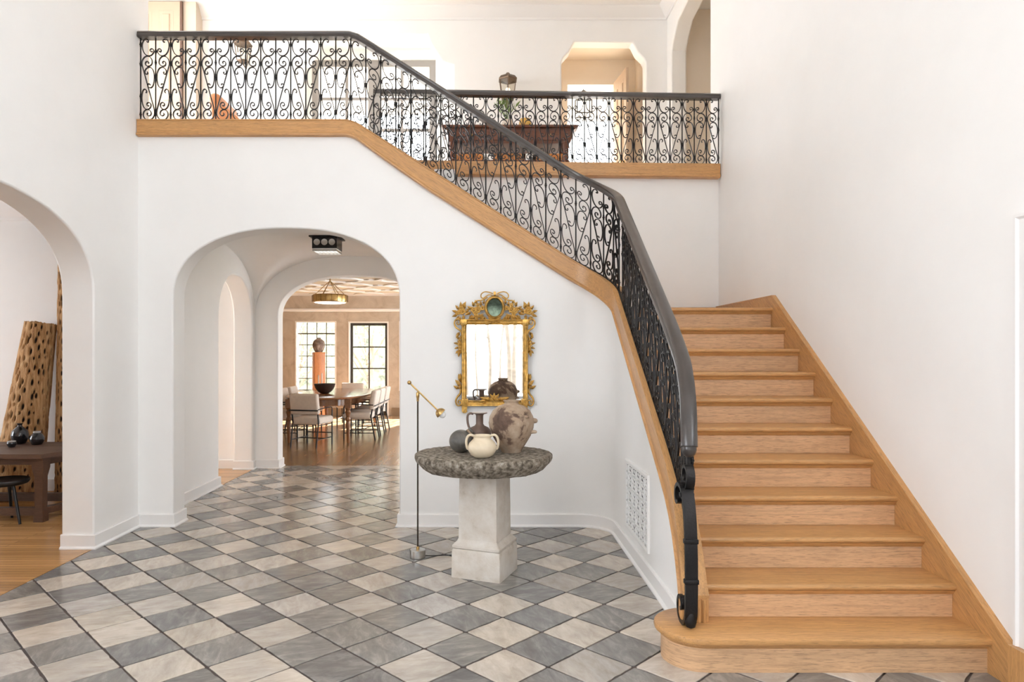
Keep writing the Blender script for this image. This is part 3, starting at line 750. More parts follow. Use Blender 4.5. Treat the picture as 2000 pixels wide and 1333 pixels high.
def railing(root, path, d0, d1, ncell, hfun, first='A', mat=IRON, shrink=1.0):
    """bars at equal steps of the plan path, four scrolls in every bay"""
    org = ORG[root.name]; ds = [d0+(d1-d0)*k/ncell for k in range(ncell+1)]
    for k, d in enumerate(ds):
        x, y, nx, ny, z = path.at(d); h = hfun(d)
        kind = 'AB'[(k+(first == 'B')) % 2]; key = (kind, round(h, 3))
        if key not in bal_cache: bal_cache[key] = mesh_data('baluster', baluster_mesh(kind, h, mat), mat, 50)
        o = bpy.data.objects.new('baluster', bal_cache[key]); COL.objects.link(o); o.parent = root; o.location = Vector((x, y, z))-org
    for k in range(ncell):
        a, b = ds[k], ds[k+1]
        mirrored = ('AB'[(k+(first == 'B')) % 2] == 'A')     # template runs from a B bar to an A bar
        pa, pb = path.at(a), path.at(b); ha, hb = hfun(a), hfun(b)
        pm = path.at((a+b)/2)
        straight = abs(pm[4]-(pa[4]+pb[4])/2) < .004
        for nm, tp in SCROLLS.items():
            key = (nm, mirrored, round(pb[0]-pa[0], 3), round(pb[1]-pa[1], 3), round(pb[4]-pa[4], 3), round(ha, 3), round(hb, 3)) if straight else (nm, root.name, round(a, 3))
            if key not in scroll_cache:
                pts = []
                for q in tp:
                    u = 1-q.x if mirrored else q.x
                    u = .03+u*.94
                    c = path.at(a+(b-a)*u); h = ha+(hb-ha)*u
                    pts.append(Vector((c[0], c[1], c[4]+q.y*h))-Vector((pa[0], pa[1], pa[4])))
                n = Vector((pm[2], pm[3], 0)).normalized()
                # flat bar: wide across the railing, thin in its plane
                taper = [1.0]*len(pts)
                mb = MB(); m = len(pts); vs = []
                for i in range(m):
                    t = (pts[min(i+1, m-1)]-pts[max(i-1, 0)]).normalized(); s = n.cross(t).normalized()
                    for (e, f) in ((-1, -1), (1, -1), (1, 1), (-1, 1)): vs.append(pts[i]+n*.0065*e+s*.0036*f)
                fs = [(i*4+j, i*4+(j+1) % 4, i*4+4+(j+1) % 4, i*4+4+j) for i in range(m-1) for j in range(4)]+[(3, 2, 1, 0), tuple((m-1)*4+j for j in range(4))]
                mb.add(vs, fs); scroll_cache[key] = mesh_data(nm, mb, mat, 40)
            o = bpy.data.objects.new(nm, scroll_cache[key]); COL.objects.link(o); o.parent = root; o.location = Vector((pa[0], pa[1], pa[4]))-org
RP = [(-.5, 0), (-.5, .35), (-.42, .5), (-.46, .72), (-.30, .95), (0, 1.0), (.30, .95), (.46, .72), (.42, .5), (.5, .35), (.5, 0)]
def rail_sections(pts, wd=.086, ht=.060, side=None):
    """handrail swept along 3-D points (x, y, z of its underside)"""
    secs = []
    P = [Vector(p) for p in pts]
    for i in range(len(P)):
        t = (P[min(i+1, len(P)-1)]-P[max(i-1, 0)]).normalized()
        s = t.cross(Vector((0, 0, 1)))
        s = s.normalized() if s.length > .2 else secs_side
        secs_side = s; up = s.cross(t).normalized()
        if up.z < 0 and abs(t.z) < .9: up = -up
        secs.append([P[i]+s*a*wd+up*b*ht for a, b in RP])
    return secs
main_rail = thing('stair_railing', 'black wrought iron scroll railing following the upper landing and staircase down to the bottom step', 'railing', (1.06, 3.5, R))
path = Path([(s[0], s[1], s[2], s[3], s[4]) for s in ST])
# where the lower flight starts and where the bars stop
dA = path.L[i2]; dEnd = next(path.L[i] for i, s in enumerate(ST) if abs(s[1]-3.6) < 1e-6)
HB = .745
dK = FASC_X0-XL
def hmain(d):
    x, y, *_ = path.at(d)
    if y < 3.98: return HB-.55*(3.98-y)**1.6
    return HB
n1 = 17+14
dX = path.L[i2]-.0
railing(main_rail, path, .015, dX, int(round((dX-.015)/.1377)), hmain, 'B')
nlow = int(round((dEnd-dX)/.1377))
railing(main_rail, path, dX+.1377*.0+.1377, dEnd, nlow-1, hmain, 'A')
# rail
rp = []
for i, s in enumerate(ST):
    x, y, nx, ny, z = s
    if y < 4.0: break
    rp.append((x, y, z+HB))
rp += [(1.118, 3.90, ST[0][4]*0+nosing(3.90)+.185+HB-.012), (1.108, 3.80, nosing(3.80)+.185+HB-.035), (1.094, 3.71, nosing(3.71)+.185+HB-.075), (1.080, 3.645, nosing(3.645)+.185+HB-.13), (1.070, 3.605, 1.125), (1.066, 3.59, 1.075)]
rp = catmull(rp, 3)
part('handrail', MB().sections(rail_sections(rp)), RAIL, main_rail, smooth=45)
part('rail_end', MB().sphere((1.066, 3.592, 1.065), .040, 16, 10, (1.0, .9, 1.15)), RAIL, main_rail)
part('base_bar', MB().tube([(s[0], s[1], s[4]+.004) for s in ST if s[1] > 3.59], 1, flat=(.010, .005), up=(0, 0, 1)), IRON, main_rail)
# scrolled newel
nx_ = 1.030
q = catmull([(nx_, y, z) for y, z in ((3.575, .80), (3.600, .785), (3.625, .81), (3.615, .86), (3.57, .885), (3.515, .865), (3.475, .80), (3.450, .70), (3.436, .58), (3.430, .46), (3.432, .34), (3.440, .245), (3.470, .198), (3.520, .186), (3.565, .21), (3.580, .26), (3.555, .305), (3.515, .30), (3.505, .265), (3.53, .25))], 4)
part('newel_scroll', MB().tube(q, 1, flat=(.010, .031), up=(1, 0, 0)), IRON, main_rail, smooth=40)
q = catmull([(nx_+.012, y, z) for y, z in ((3.53, .93), (3.55, .915), (3.57, .935), (3.555, .975), (3.515, .985), (3.485, .95), (3.49, .90), (3.53, .86), (3.58, .83))], 4)
part('newel_scroll', MB().tube(q, 1, flat=(.008, .022), up=(1, 0, 0)), IRON, main_rail, smooth=40)
part('newel_bar', MB().tube([(1.066, 3.60, .34), (1.066, 3.60, 1.08)], .013, 4), IRON, main_rail)
for z in (.42, .62, .84):
    yy = {.42: 3.431, .62: 3.439, .84: 3.51}[z]
    part('collar', MB().rbox(nx_-.036, nx_+.036, yy-.016, yy+.018, z-.012, z+.012, .004, 2), IRON, main_rail)
part('foot_leaf', MB().lathe([(.004, 0), (.026, .01), (.034, .035), (.02, .075), (.008, .11)], (1.03, 3.44, R+.002), 12, sx=.9, sy=.7), IRON, main_rail)
# right hand upper railing
upr = thing('landing_railing', 'black wrought iron scroll railing on the upper landing, its end against the tall plain wall', 'railing', (.6, YB, 3.58))
yb = lambda x: YB-.02-(XR-x)*.0367
st2 = [(x, yb(x), .0367, -1, 3.58) for x in (XR-.01, 1.8, 1.0, .2, -.6, -1.18)]
p2 = Path(st2)
railing(upr, p2, .005, p2.total, 28, lambda d: .695, 'A')
part('handrail', MB().sections(rail_sections([(s[0], s[1], s[4]+.695) for s in st2])), RAIL, upr, smooth=45)
part('base_bar', MB().tube([(s[0], s[1], s[4]+.004) for s in st2], 1, flat=(.010, .005), up=(0, 0, 1)), IRON, upr)
secs = []
for s in st2:
    x, y, z = s[0], s[1], s[4]
    secs.append([(x, y+.06, z), (x, y-.045, z), (x, y-.045, z-.11), (x, y-.055, z-.118), (x, y-.055, z-.138), (x, y-.035, z-.148), (x, y+.06, z-.148)])
part('fascia_board', MB().sections(secs), OAK_X, upr, smooth=25)

# ================================================================ STONE TABLE AND WHAT STANDS ON IT
tb = thing('stone_pedestal_table', 'round weathered stone slab on a square pale stone pedestal in front of the gilt mirror', 'table', (-.01, 4.88, 0))
RM = Matrix.Translation((-.01, 4.88, 0)) @ Matrix.Rotation(radians(-22), 4, 'Z')
def sq_lathe(prof, M, r=.012):
    """square moulded block: (half width, z)"""
    secs = []
    for h, z in prof:
        c = min(r, h*.2); q = []
        for (sx, sy) in ((1, 1), (-1, 1), (-1, -1), (1, -1)):
            a = [(h*sx, (h-c)*sy), ((h-c*.3)*sx, (h-c*.3)*sy), ((h-c)*sx, h*sy)]
            q += a if sx*sy > 0 else a[::-1]
        secs.append([M @ Vector((x, y, z)) for x, y in q])
    return MB().sections(secs)
part('pedestal_base', sq_lathe([(.184, 0), (.184, .03), (.182, .185), (.178, .195), (.172, .20), (.180, .208), (.180, .222), (.168, .236), (.154, .25), (.150, .262)], RM), LIMESTONE, tb)
part('pedestal_shaft', sq_lathe([(.147, .262), (.146, .30), (.142, .70), (.146, .715), (.158, .735), (.165, .742)], RM), LIMESTONE, tb)
def slab():
    rs = random.Random(3); n = 96; prof = [(.30, .742), (.40, .744), (.425, .758), (.455, .790), (.478, .812), (.485, .83), (.484, .856), (.476, .863), (.40, .864), (.2, .863), (.05, .864)]
    lump = [sum(rs.uniform(-1, 1)*.0035*cos(k*2*pi*i/n+rs.random()*6) for k in range(2, 3)) for i in range(n)]
    ph = [(k, rs.uniform(-.006, .006)/sqrt(k), rs.uniform(0, 6)) for k in (2, 3, 5, 7, 11, 17, 23, 31)]
    vs = []; seg = n
    for j, (r, z) in enumerate(prof):
        for k in range(seg):
            a = 2*pi*k/seg; d = sum(A*cos(m*a+p+j*.5*(m > 6)) for m, A, p in ph)*(1 if j < 8 else .2)
            if j in (5, 6, 7) and rs.random() < .12: d -= .006
            vs.append((-.02+(r+d)*cos(a), 4.83+(r+d)*.90*sin(a), z+(rs.uniform(-.002, .002) if 0 < j < 9 else 0)))
    fs = [(i*seg+k, i*seg+(k+1) % seg, (i+1)*seg+(k+1) % seg, (i+1)*seg+k) for i in range(len(prof)-1) for k in range(seg)]
    fs += [tuple(range(seg-1, -1, -1)), tuple((len(prof)-1)*seg+k for k in range(seg))]
    return MB().add(vs, fs)
part('slab', slab(), STONE_TOP, tb, 50)
ZT = .864
# big storage jar with knobs
CRUST = patchy('crusted_clay', [(.34, (.07, .04, .028)), (.43, (.13, .08, .055)), (.47, (.33, .235, .16)), (.58, (.43, .33, .24)), (.75, (.54, .45, .36))], 5.0, .85, .22, 45, .35)
jar = thing('clay_jar', 'large round crusted clay jar with knobs on its shoulder, biggest pot on the stone slab', 'jar', (.178, 4.86, ZT))
JC = Vector((.178, 4.86, ZT))
jp = [(.04, 0), (.070, .002), (.076, .02), (.105, .065), (.138, .12), (.157, .175), (.162, .21), (.155, .255), (.132, .298), (.095, .328), (.056, .342), (.049, .350), (.050, .358), (.058, .366), (.057, .371), (.044, .371), (.038, .34)]
part('body', MB().lathe(jp, JC, 48), CRUST, jar, 60)
for (a, z, r) in ((-.10, .225, .019), (-.30, .150, .013), (-.85, .262, .014)):
    rad = .158 if z < .25 else .142
    M = Matrix.Rotation(a, 4, 'Z') @ Matrix.Rotation(pi/2, 4, 'Y')
    part('knob', MB().lathe([(r*1.3, -.02), (r, .002), (r*.9, .014), (r*.75, .022), (r*.45, .027), (.001, .029)], JC+Vector((cos(a)*rad, sin(a)*rad, z)), 14, M), CRUST, jar, 80)
# brown jug
JUG = patchy('brown_stoneware', [(.3, (.10, .062, .045)), (.55, (.15, .095, .07)), (.75, (.21, .15, .12))], 9, .5, .12, 60)
jg = thing('brown_jug', 'dark brown narrow-necked jug with one handle and a flat pale lip, behind the cream pot', 'jug', (-.050, 5.02, ZT))
GC = Vector((-.050, 5.02, ZT))
part('body', MB().lathe([(.05, 0), (.055, .004), (.075, .05), (.086, .10), (.084, .135), (.066, .158), (.036, .172), (.027, .185), (.027, .245), (.032, .256), (.056, .262), (.056, .267), (.022, .266)], GC, 36), JUG, jg, 50)
part('handle', MB().tube(catmull([GC+Vector(p) for p in ((-.045, 0, .258), (-.07, 0, .262), (-.088, 0, .245), (-.088, 0, .20), (-.080, 0, .165), (-.070, 0, .145))], 4), .009, 8), JUG, jg, 60)
part('lip', MB().lathe([(.052, .2665), (.057, .268), (.054, .271), (.026, .270)], GC, 30), simple('pale_lip', (.40, .35, .31), .4), jg, 60, label='pale flat lip')
# dark round spouted pot, tipped
GREYPOT = patchy('smoked_grey_clay', [(.3, (.045, .042, .038)), (.5, (.12, .11, .095)), (.64, (.21, .19, .165)), (.8, (.30, .25, .19))], 7, .38, .15, 40, .8)
gp = thing('grey_pot', 'dark grey round smoke-fired pot with a stick-like spout, next to the brown jug', 'pot', (-.180, 4.84, ZT))
PC = Vector((-.180, 4.84, ZT))
part('body', MB().sphere(PC+Vector((0, 0, .081)), .084, 36, 24, (1, 1, .97)), GREYPOT, gp, 60)
part('neck', MB().tube([PC+Vector((.050, 0, .130)), PC+Vector((.068, 0, .150)), PC+Vector((.078, 0, .160))], [.032, .026, .030], 18), GREYPOT, gp, 50)
part('spout', MB().tube([PC+Vector(p) for p in ((.045, -.035, .165), (.075, -.05, .135), (.110, -.055, .100))], [.009, .0075, .006], 10), simple('dry_reed', (.28, .20, .13), .7), gp, 50, label='thin brown reed spout')
# cream two handled pot
CREAMPOT = patchy('cream_glaze', [(.3, (.60, .49, .34)), (.6, (.72, .62, .46)), (.8, (.78, .70, .56))], 5, .35, .05, 50)
cp = thing('cream_pot', 'squat cream pot with two looped handles at the front of the slab', 'pot', (-.028, 4.60, ZT))
CC = Vector((-.028, 4.60, ZT))
part('body', MB().lathe([(.03, 0), (.045, .002), (.075, .018), (.095, .05), (.098, .072), (.088, .100), (.066, .122), (.058, .130), (.058, .142), (.063, .150), (.060, .154), (.052, .150), (.050, .13)], CC, 44), CREAMPOT, cp, 60)
for s in (-1, 1):
    part('handle', MB().tube(catmull([CC+Vector((s*x, 0, z)) for x, z in ((.054, .146), (.080, .154), (.100, .140), (.108, .108), (.103, .070), (.094, .058))], 4), .0085, 10), CREAMPOT, cp, 60)

# ================================================================ FLOOR LAMP
lp = thing('floor_lamp', 'slim brass and black floor lamp with a tilted arm, standing beside the stone table', 'lamp', (-.527, 5.24, 0))
LX, LY = -.527, 5.24
part('base', MB().lathe([(.054, 0), (.059, .003), (.059, .058), (.056, .062), (.01, .062)], (LX, LY, 0), 36), STEEL, lp, label='brushed steel cylinder base')
part('base_cap', MB().lathe([(.012, .062), (.012, .08), (.006, .085)], (LX, LY, 0), 14), BRASS, lp)
part('pole', MB().tube([(LX, LY, .07), (LX, LY, 1.235)], .0062, 10), simple('dark_bronze', (.06, .045, .032), .35, .8), lp)
part('joint', MB().lathe([(.009, 1.20), (.010, 1.225), (.013, 1.235), (.013, 1.262), (.008, 1.272)], (LX, LY, 0), 14), BRASS, lp)
A0 = Vector((-.590, LY-.016, 1.344)); A1 = Vector((-.368, LY-.016, 1.128)); ad = (A1-A0).normalized()
part('arm', MB().tube([A0, A1], .0062, 10), BRASS, lp)
part('counterweight', MB().sphere(A0, .016, 16, 12), BRASS, lp)
Mh = ad.to_track_quat('Z', 'X').to_matrix().to_4x4()
shd = part('shade', MB().lathe([(.008, -.012), (.022, -.006), (.034, .006), (.041, .022), (.042, .034), (.040, .034), (.036, .02), (.02, .004)], A1, 28, Mh), BRASS, lp, label='half-dome brass shade')
part('bulb', MB().sphere(A1+ad*.043, .027, 20, 14), simple('opal_bulb', (.86, .85, .83), .25), shd, label='white globe bulb')
cord = MB().tube(catmull([(LX+.055, LY+.01, .012), (-.42, 5.26, .006), (-.33, 5.275, .006), (-.24, 5.27, .006), (-.12, 5.24, .006), (.02, 5.4, .006), (.1, 5.9, .006), (.12, 6.12, .03)], 6), .004, 6)
part('cord', cord, BLACK, lp, label='black cord on the floor')

# ================================================================ GILT MIRROR
YM = 6.155
def mz(u, v, dy=0.0): return Vector(((860+u/4.76-950)*YM/F, YM-dy, EYE-(550+v/4.76-690)*YM/F))
PXM = YM/F/4.76
B0 = mz(505, 1160)
mir = thing('gilt_mirror', 'carved gilt wall mirror crowned by a small oval glass, above the stone table', 'mirror', (B0.x, YM, B0.z))
part('backing', MB().box(mz(215, 0).x, mz(800, 0).x, YM-.012, YM-.002, mz(0, 1140).z, mz(0, 380).z), simple('mirror_back', (.12, .08, .05), .8), mir)
part('mirror_glass', MB().box(mz(238, 0).x, mz(772, 0).x, YM-.0165, YM-.0125, mz(0, 1108).z, mz(0, 398).z), MIRROR, mir, smooth=0)
fr = [(0, .010), (0, .034), (.010, .040), (.024, .036), (.030, .026), (.050, .024), (.056, .030), (.066, .026), (.072, .010)]
def frame_ring(u0, u1, v0, v1, prof):
    a, b = mz(u0, v0), mz(u1, v1); secs = []
    for (x, z, sx, sz) in ((a.x, a.z, 1, -1), (b.x, a.z, -1, -1), (b.x, b.z, -1, 1), (a.x, b.z, 1, 1)):
        secs.append([(x+o*sx*.62, YM-h, z+o*sz*.62) for o, h in prof])
    return MB().sections(secs+[secs[0]], caps=False)
part('frame', frame_ring(200, 812, 355, 1158, fr), GILT, mir)
part('inner_lip', frame_ring(236, 776, 396, 1112, [(0, .012), (0, .026), (.008, .028), (.014, .018), (.014, .012)]), GILT, mir)
# bead mouldings: strings of beads too small to pick apart
mb = MB()
for u in (243, 769):
    for k in range(66): mb.sphere(mz(u, 404+k*10.6, .026), .0042, 6, 4)
for k in range(50): mb.sphere(mz(250+k*10.4, 402, .026), .0042, 6, 4)
o = part('bead_moulding', mb, GILT, mir); o['kind'] = 'stuff'
leaf_me = mesh_data('leaf', MB().add([(0, 0, 0), (.24, -.10, .35), (.15, -.12, .7), (0, -.05, 1.0), (-.15, -.12, .7), (-.24, -.10, .35), (0, -.30, .45), (0, .12, .45)],
    [(0, 1, 6), (1, 2, 6), (2, 3, 6), (3, 4, 6), (4, 5, 6), (5, 0, 6), (1, 0, 7), (2, 1, 7), (3, 2, 7), (4, 3, 7), (5, 4, 7), (0, 5, 7)]), GILT, 25)
def flower_mb():
    vs = []; seg = 30; prof = [(.2, .0), (.8, -.05), (1.0, -.25), (.75, -.42), (.42, -.30), (.34, -.42), (.2, -.55), (.02, -.58)]
    for j, (r, y) in enumerate(prof):
        for k in range(seg):
            a = 2*pi*k/seg; rr = r*(1+.18*cos(5*a)) if j in (1, 2, 3) else r
            vs.append((rr*cos(a), y, rr*sin(a)))
    fs = [(i*seg+k, i*seg+(k+1) % seg, (i+1)*seg+(k+1) % seg, (i+1)*seg+k) for i in range(len(prof)-1) for k in range(seg)]
    return MB().add(vs, fs+[tuple(range(seg))])
flower_me = mesh_data('flower', flower_mb(), GILT, 50)
rm = random.Random(5)
def inst(name, me, p, sc, ang, parent=mir, dy=.02, tilt=0):
    o = bpy.data.objects.new(name, me); COL.objects.link(o); o.parent = parent
    o.location = p-ORG[parent.name]+Vector((0, -dy+.018, 0)); o.scale = (sc, sc, sc) if not isinstance(sc, tuple) else sc; o.rotation_euler = (tilt, ang, 0)
    return o
def leaf(u, v, L, ang, dy=.022): inst('leaf', leaf_me, mz(u, v), L*PXM*1.25, radians(ang), dy=dy+rm.uniform(0, .006), tilt=rm.uniform(-.1, .25))
def flower(u, v, r): inst('flower', flower_me, mz(u, v), r*PXM*1.12, rm.random()*6, dy=.030)
for s in (-1, 1):
    X_ = lambda u: 505+s*(u-505)
    A_ = lambda a: a*(-s)        # mirrored about the middle (angles given for the s=-1 side: minus is outwards)
    # crown clusters
    for (u, v, r) in ((310, 268, 26), (352, 262, 28), (330, 300, 22), (350, 222, 17), (395, 250, 20)): flower(X_(u), v, r)
    for (u, v, L, a) in ((300, 262, 48, 60), (315, 240, 45, 20), (290, 290, 55, 110), (300, 310, 62, 150), (340, 300, 70, 178), (360, 300, 58, -160), (385, 300, 60, -170), (330, 320, 55, 130), (380, 235, 45, 5), (400, 215, 40, -15), (370, 330, 45, -140), (300, 345, 40, 110), (395, 330, 45, -130), (280, 265, 34, 80), (345, 215, 40, 30)):
        leaf(X_(u), v, L, -A_(-a) if False else (s*-a), .02)
    # corner sprays
    for (u, v, r) in ((185, 285, 24), (212, 282, 24), (198, 250, 20), (160, 300, 16)): flower(X_(u), v, r)
    for (u, v, L, a) in ((205, 255, 62, -28), (195, 250, 50, 5), (180, 270, 50, 40), (160, 290, 46, 70), (165, 310, 48, 110), (180, 320, 52, 150), (215, 310, 55, 185), (230, 290, 40, -60), (222, 262, 48, -15), (190, 330, 40, 170)):
        leaf(X_(u), v, L, s*-a, .02)
    # drops on the sides
    for (u, v, r) in ((185, 585, 23), (188, 622, 20), (180, 560, 17)): flower(X_(u), v, r)
    for (u, v, L, a) in ((180, 470, 55, 150), (190, 500, 50, 195), (180, 545, 45, 35), (170, 580, 38, 80), (175, 610, 40, 110), (182, 630, 62, 170), (195, 625, 55, 195), (200, 560, 40, -20), (170, 640, 36, 140), (200, 600, 34, -80)):
        leaf(X_(u), v, L, s*-a, .016)
    # lower sprays
    for (u, v, L, a) in ((182, 985, 60, 15), (185, 940, 70, -2), (178, 960, 50, 40), (192, 950, 48, -30), (176, 1000, 52, 60), (190, 1015, 60, 5), (182, 915, 48, 12), (200, 990, 40, -40)):
        leaf(X_(u), v, L, s*-a, .016)
    # volutes
    def vol(pts, r0): return MB().tube(catmull([mz(X_(u), v, .022) for u, v in pts], 4), [r0*(1-.45*k/((len(pts)-1)*4)) for k in range((len(pts)-1)*4+1)], 8)
    part('volute', vol([(205, 500), (190, 460), (150, 430), (134, 395), (142, 362), (165, 352), (186, 368), (184, 394), (164, 402), (154, 386), (166, 376)], .0095), GILT, mir, 60)
    part('volute', vol([(192, 1000), (186, 1040), (158, 1075), (146, 1110), (156, 1146), (182, 1152), (198, 1130), (190, 1106), (170, 1106), (166, 1126), (178, 1130)], .0105), GILT, mir, 60)
    part('volute', vol([(212, 470), (205, 500), (190, 520), (182, 545), (200, 552), (206, 535)], .007), GILT, mir, 60)
    # ribbon loop and swag
    part('ribbon_loop', MB().tube(catmull([mz(X_(u), v, .024) for u, v in ((488, 118), (450, 104), (410, 102), (382, 122), (380, 150), (400, 160), (428, 140), (455, 128), (486, 132))], 4), .0055, 8), GILT, mir, 60)
    part('swag', MB().tube(catmull([mz(X_(u), v, .024) for u, v in ((440, 150), (405, 170), (370, 180), (335, 184), (318, 205), (322, 228))], 4), .0065, 8), GILT, mir, 60)
    # corner blocks, rosettes, feet
    c = mz(X_(220), 383)
    part('corner_block', MB().rbox(c.x-.028, c.x+.028, YM-.045, YM-.008, c.z-.028, c.z+.028, .004, 2), GILT, mir)
    flower(X_(220), 383, 22)
    c = mz(X_(228), 1124)
    mb = MB().rbox(c.x-.030, c.x+.030, YM-.044, YM-.008, c.z-.034, c.z+.034, .004, 2); cb = part('corner_block', mb, GILT, mir)
    for k in range(4):
        x = c.x-.021+.014*k; part('flute', MB().tube([(x, YM-.045, c.z-.024), (x, YM-.045, c.z+.024)], .0045, 6), GILT, cb)
    c = mz(X_(226), 1190)
    part('foot', MB().prism([(c.x-.026, c.z+.030), (c.x+.026, c.z+.030), (c.x+.022, c.z-.005), (c.x+.014, c.z-.030), (c.x-.014, c.z-.030), (c.x-.024, c.z)], YM-.038, YM-.010), GILT, mir)
    for a in (150, 180, 210): leaf(X_(226), 1172, 42, a, .032)
    for a in (100, 125, 70): leaf(X_(440), 1102, 62, s*-a if s > 0 else -s*-a*-1, .03)
# oval medallion
oc = mz(505, 245); ra, rb = 83*PXM, 98*PXM
secs = []
for k in range(49):
    a = 2*pi*k/48; secs.append([(oc.x+(ra+o)*cos(a), YM-h, oc.z+(rb+o)*sin(a)) for o, h in ((-.016, .012), (-.016, .028), (-.008, .036), (.004, .032), (.012, .024), (.012, .010))])
part('oval_frame', MB().sections(secs, caps=False), GILT, mir, 60)
part('oval_glass', MB().add([(oc.x+(ra-.012)*cos(2*pi*k/48), YM-.016-.0, oc.z+(rb-.012)*sin(2*pi*k/48)) for k in range(48)]+[(oc.x+(ra-.012)*cos(2*pi*k/48), YM-.010, oc.z+(rb-.012)*sin(2*pi*k/48)) for k in range(48)],
     [tuple(range(48)), tuple(range(95, 47, -1))]+[(k, (k+1) % 48, 48+(k+1) % 48, 48+k) for k in range(48)]), simple('tree_reflection_tint', (.04, .05, .035), .06, 1.0, var=.5, vscale=30), mir, smooth=0, label='small oval glass darkened for the trees it reflects')  # dark green tint paints in the reflection of trees
c = mz(505, 118); part('knot', MB().rbox(c.x-.012, c.x+.012, YM-.045, YM-.012, c.z-.018, c.z+.018, .004, 2), GILT, mir)
for a in (60, 85, 110, -60, -85, -110): leaf(505, 372, 60, a, .030)
for a in (140, 160, 180, 200, 220): leaf(505, 345, 40, a, .034)
for (u, v, r) in ((500, 1090, 30), (465, 1100, 18), (538, 1104, 18)): flower(u, v, r)
for (u, v, L, a) in ((530, 1100, 70, 80), (560, 1106, 70, 95), (480, 1100, 70, -80), (450, 1106, 70, -95), (500, 1080, 40, 0), (485, 1085, 40, -30), (520, 1085, 40, 30)): leaf(u, v, L, a, .030)
for s in (-1, 1):
    part('wire_stem', MB().tube([mz(505+s*95, 300, .02), mz(505+s*150, 318, .02), mz(505+s*190, 330, .02)], .003, 6), GILT, mir)
mir.rotation_euler = (radians(1.4), 0, 0); mir.location.y -= .004

# ================================================================ WALL GRILLE
gr = thing('vent_grille', 'white cast scrollwork vent grille set low in the wall below the stair', 'grille', (1.12, 5.06, .19))
GXW = CX-.005
VW = simple('grille_white', (.84, .83, .81), .4)
part('grille_frame', MB().sections([[(GXW-h, y+o*sy, z+o*sz) for o, h in ((0, -.002), (0, .014), (.008, .018), (.032, .014), (.036, -.002))] for y, z, sy, sz in ((4.68, .19, 1, 1), (5.44, .19, -1, 1), (5.44, .73, -1, -1), (4.68, .73, 1, -1), (4.68, .19, 1, 1))], caps=False), VW, gr)
part('duct_shade_panel', MB().box(GXW-.004, GXW-.001, 4.70, 5.42, .21, .71), simple('duct_dark', (.05, .05, .05), .9), gr)  # flat panel painted dark for the shade inside the duct
cy, cz = (5.40-4.72)/5, (.69-.23)/4
def quat():
    mb = MB(); q = []
    for k in range(32):
        a = 2*pi*k/32; rr = .72+.28*cos(4*a); q.append((0, rr*cos(a)*cy*.52, rr*sin(a)*cz*.52))
    mb.tube(q, .0062, 6, closed=True); return mb
me_q = mesh_data('quatrefoil', quat(), VW, 60)
mb = MB()
for sgn in (1, -1):
    mb.tube(catmull([(0, t*cy*.5, sgn*z*cz*.5) for t, z in ((-1, -.95), (-.55, -.62), (-.25, -.1), (0, .0), (.25, .1), (.55, .62), (1, .95))], 3), .0055, 6)
me_s = mesh_data('scroll_cross', mb, VW, 60)
for i in range(5):
    for j in range(4):
        for nm, me in (('quatrefoil', me_q), ('scroll_cross', me_s)):
            o = bpy.data.objects.new(nm, me); COL.objects.link(o); o.parent = gr
            o.location = Vector((GXW-.008, 4.72+cy*(i+.5), .23+cz*(j+.5)))-ORG[gr.name]

# ================================================================ BLACK CEILING SPOT BOX
sb = thing('ceiling_spotlight', 'black square spotlight box with a bright grid below, on the vault behind the arch', 'light', (-1.83, 7.85, 2.90))
sx, sy, sz = -1.83, 7.85, 2.90
part('mounting_plate', MB().box(sx-.17, sx+.17, sy-.17, sy+.17, sz-.018, sz-.002), BLACK, sb)
hs = part('housing', MB().prism([(sx-.14, sy-.14), (sx+.14, sy-.14), (sx+.14, sy+.14), (sx-.14, sy+.14)], sz-.145, sz-.018, 'XY'), BLACK, sb)
for k in range(3):
    part('lens_ring', MB().lathe([(.030, 0), (.036, .004), (.036, .008), (.026, .006)], (sx-.085+.085*k, sy-.14, sz-.075), 20, Matrix.Rotation(pi/2, 4, 'X')), STEEL, hs)
part('light_panel', MB().box(sx-.13, sx+.13, sy-.13, sy+.13, sz-.155, sz-.147), simple('lit_panel', (.9, .88, .85), .4, emit=(1, .95, .88), estr=3.0), sb, label='glowing panel')
for k in range(7):
    part('grid_slat', MB().box(sx-.13+.0433*k-.003, sx-.13+.0433*k+.003, sy-.135, sy+.135, sz-.175, sz-.150), STEEL, sb)
for s in (-1, 1): part('grid_side', MB().box(sx-.137, sx+.137, sy+s*.136-.003, sy+s*.136+.003, sz-.178, sz-.148), STEEL, sb)

# ================================================================ DINING ROOM
TABLEWOOD = oak('dining_table_wood', 1, (.24, .11, .05), rough=.18)
dt = thing('dining_table', 'long oval dark wooden dining table on turned legs, seen through both arches', 'table', (-2.95, 13.32, 0))
TX, TY = -2.95, 13.32
def oval(a, b, n=2.6, seg=72):
    return [(TX+a*math.copysign(abs(cos(t))**(2/n), cos(t)), TY+b*math.copysign(abs(sin(t))**(2/n), sin(t))) for t in [2*pi*k/seg for k in range(seg)]]
part('tabletop', MB().sections([[(x, y, z) for x, y in oval(a, b)] for a, b, z in ((.73, 1.67, .762), (.75, 1.69, .770), (.755, 1.695, .785), (.75, 1.69, .797), (.74, 1.68, .80))]), TABLEWOOD, dt)
part('apron', MB().sections([[(x, y, z) for x, y in oval(.62, 1.52)] for z in (.645, .764)]), TABLEWOOD, dt)
lg = [(.018, 0), (.024, .02), (.030, .20), (.038, .34), (.032, .38), (.046, .40), (.046, .43), (.030, .46), (.040, .50), (.050, .54), (.036, .575), (.05, .60), (.05, .62)]
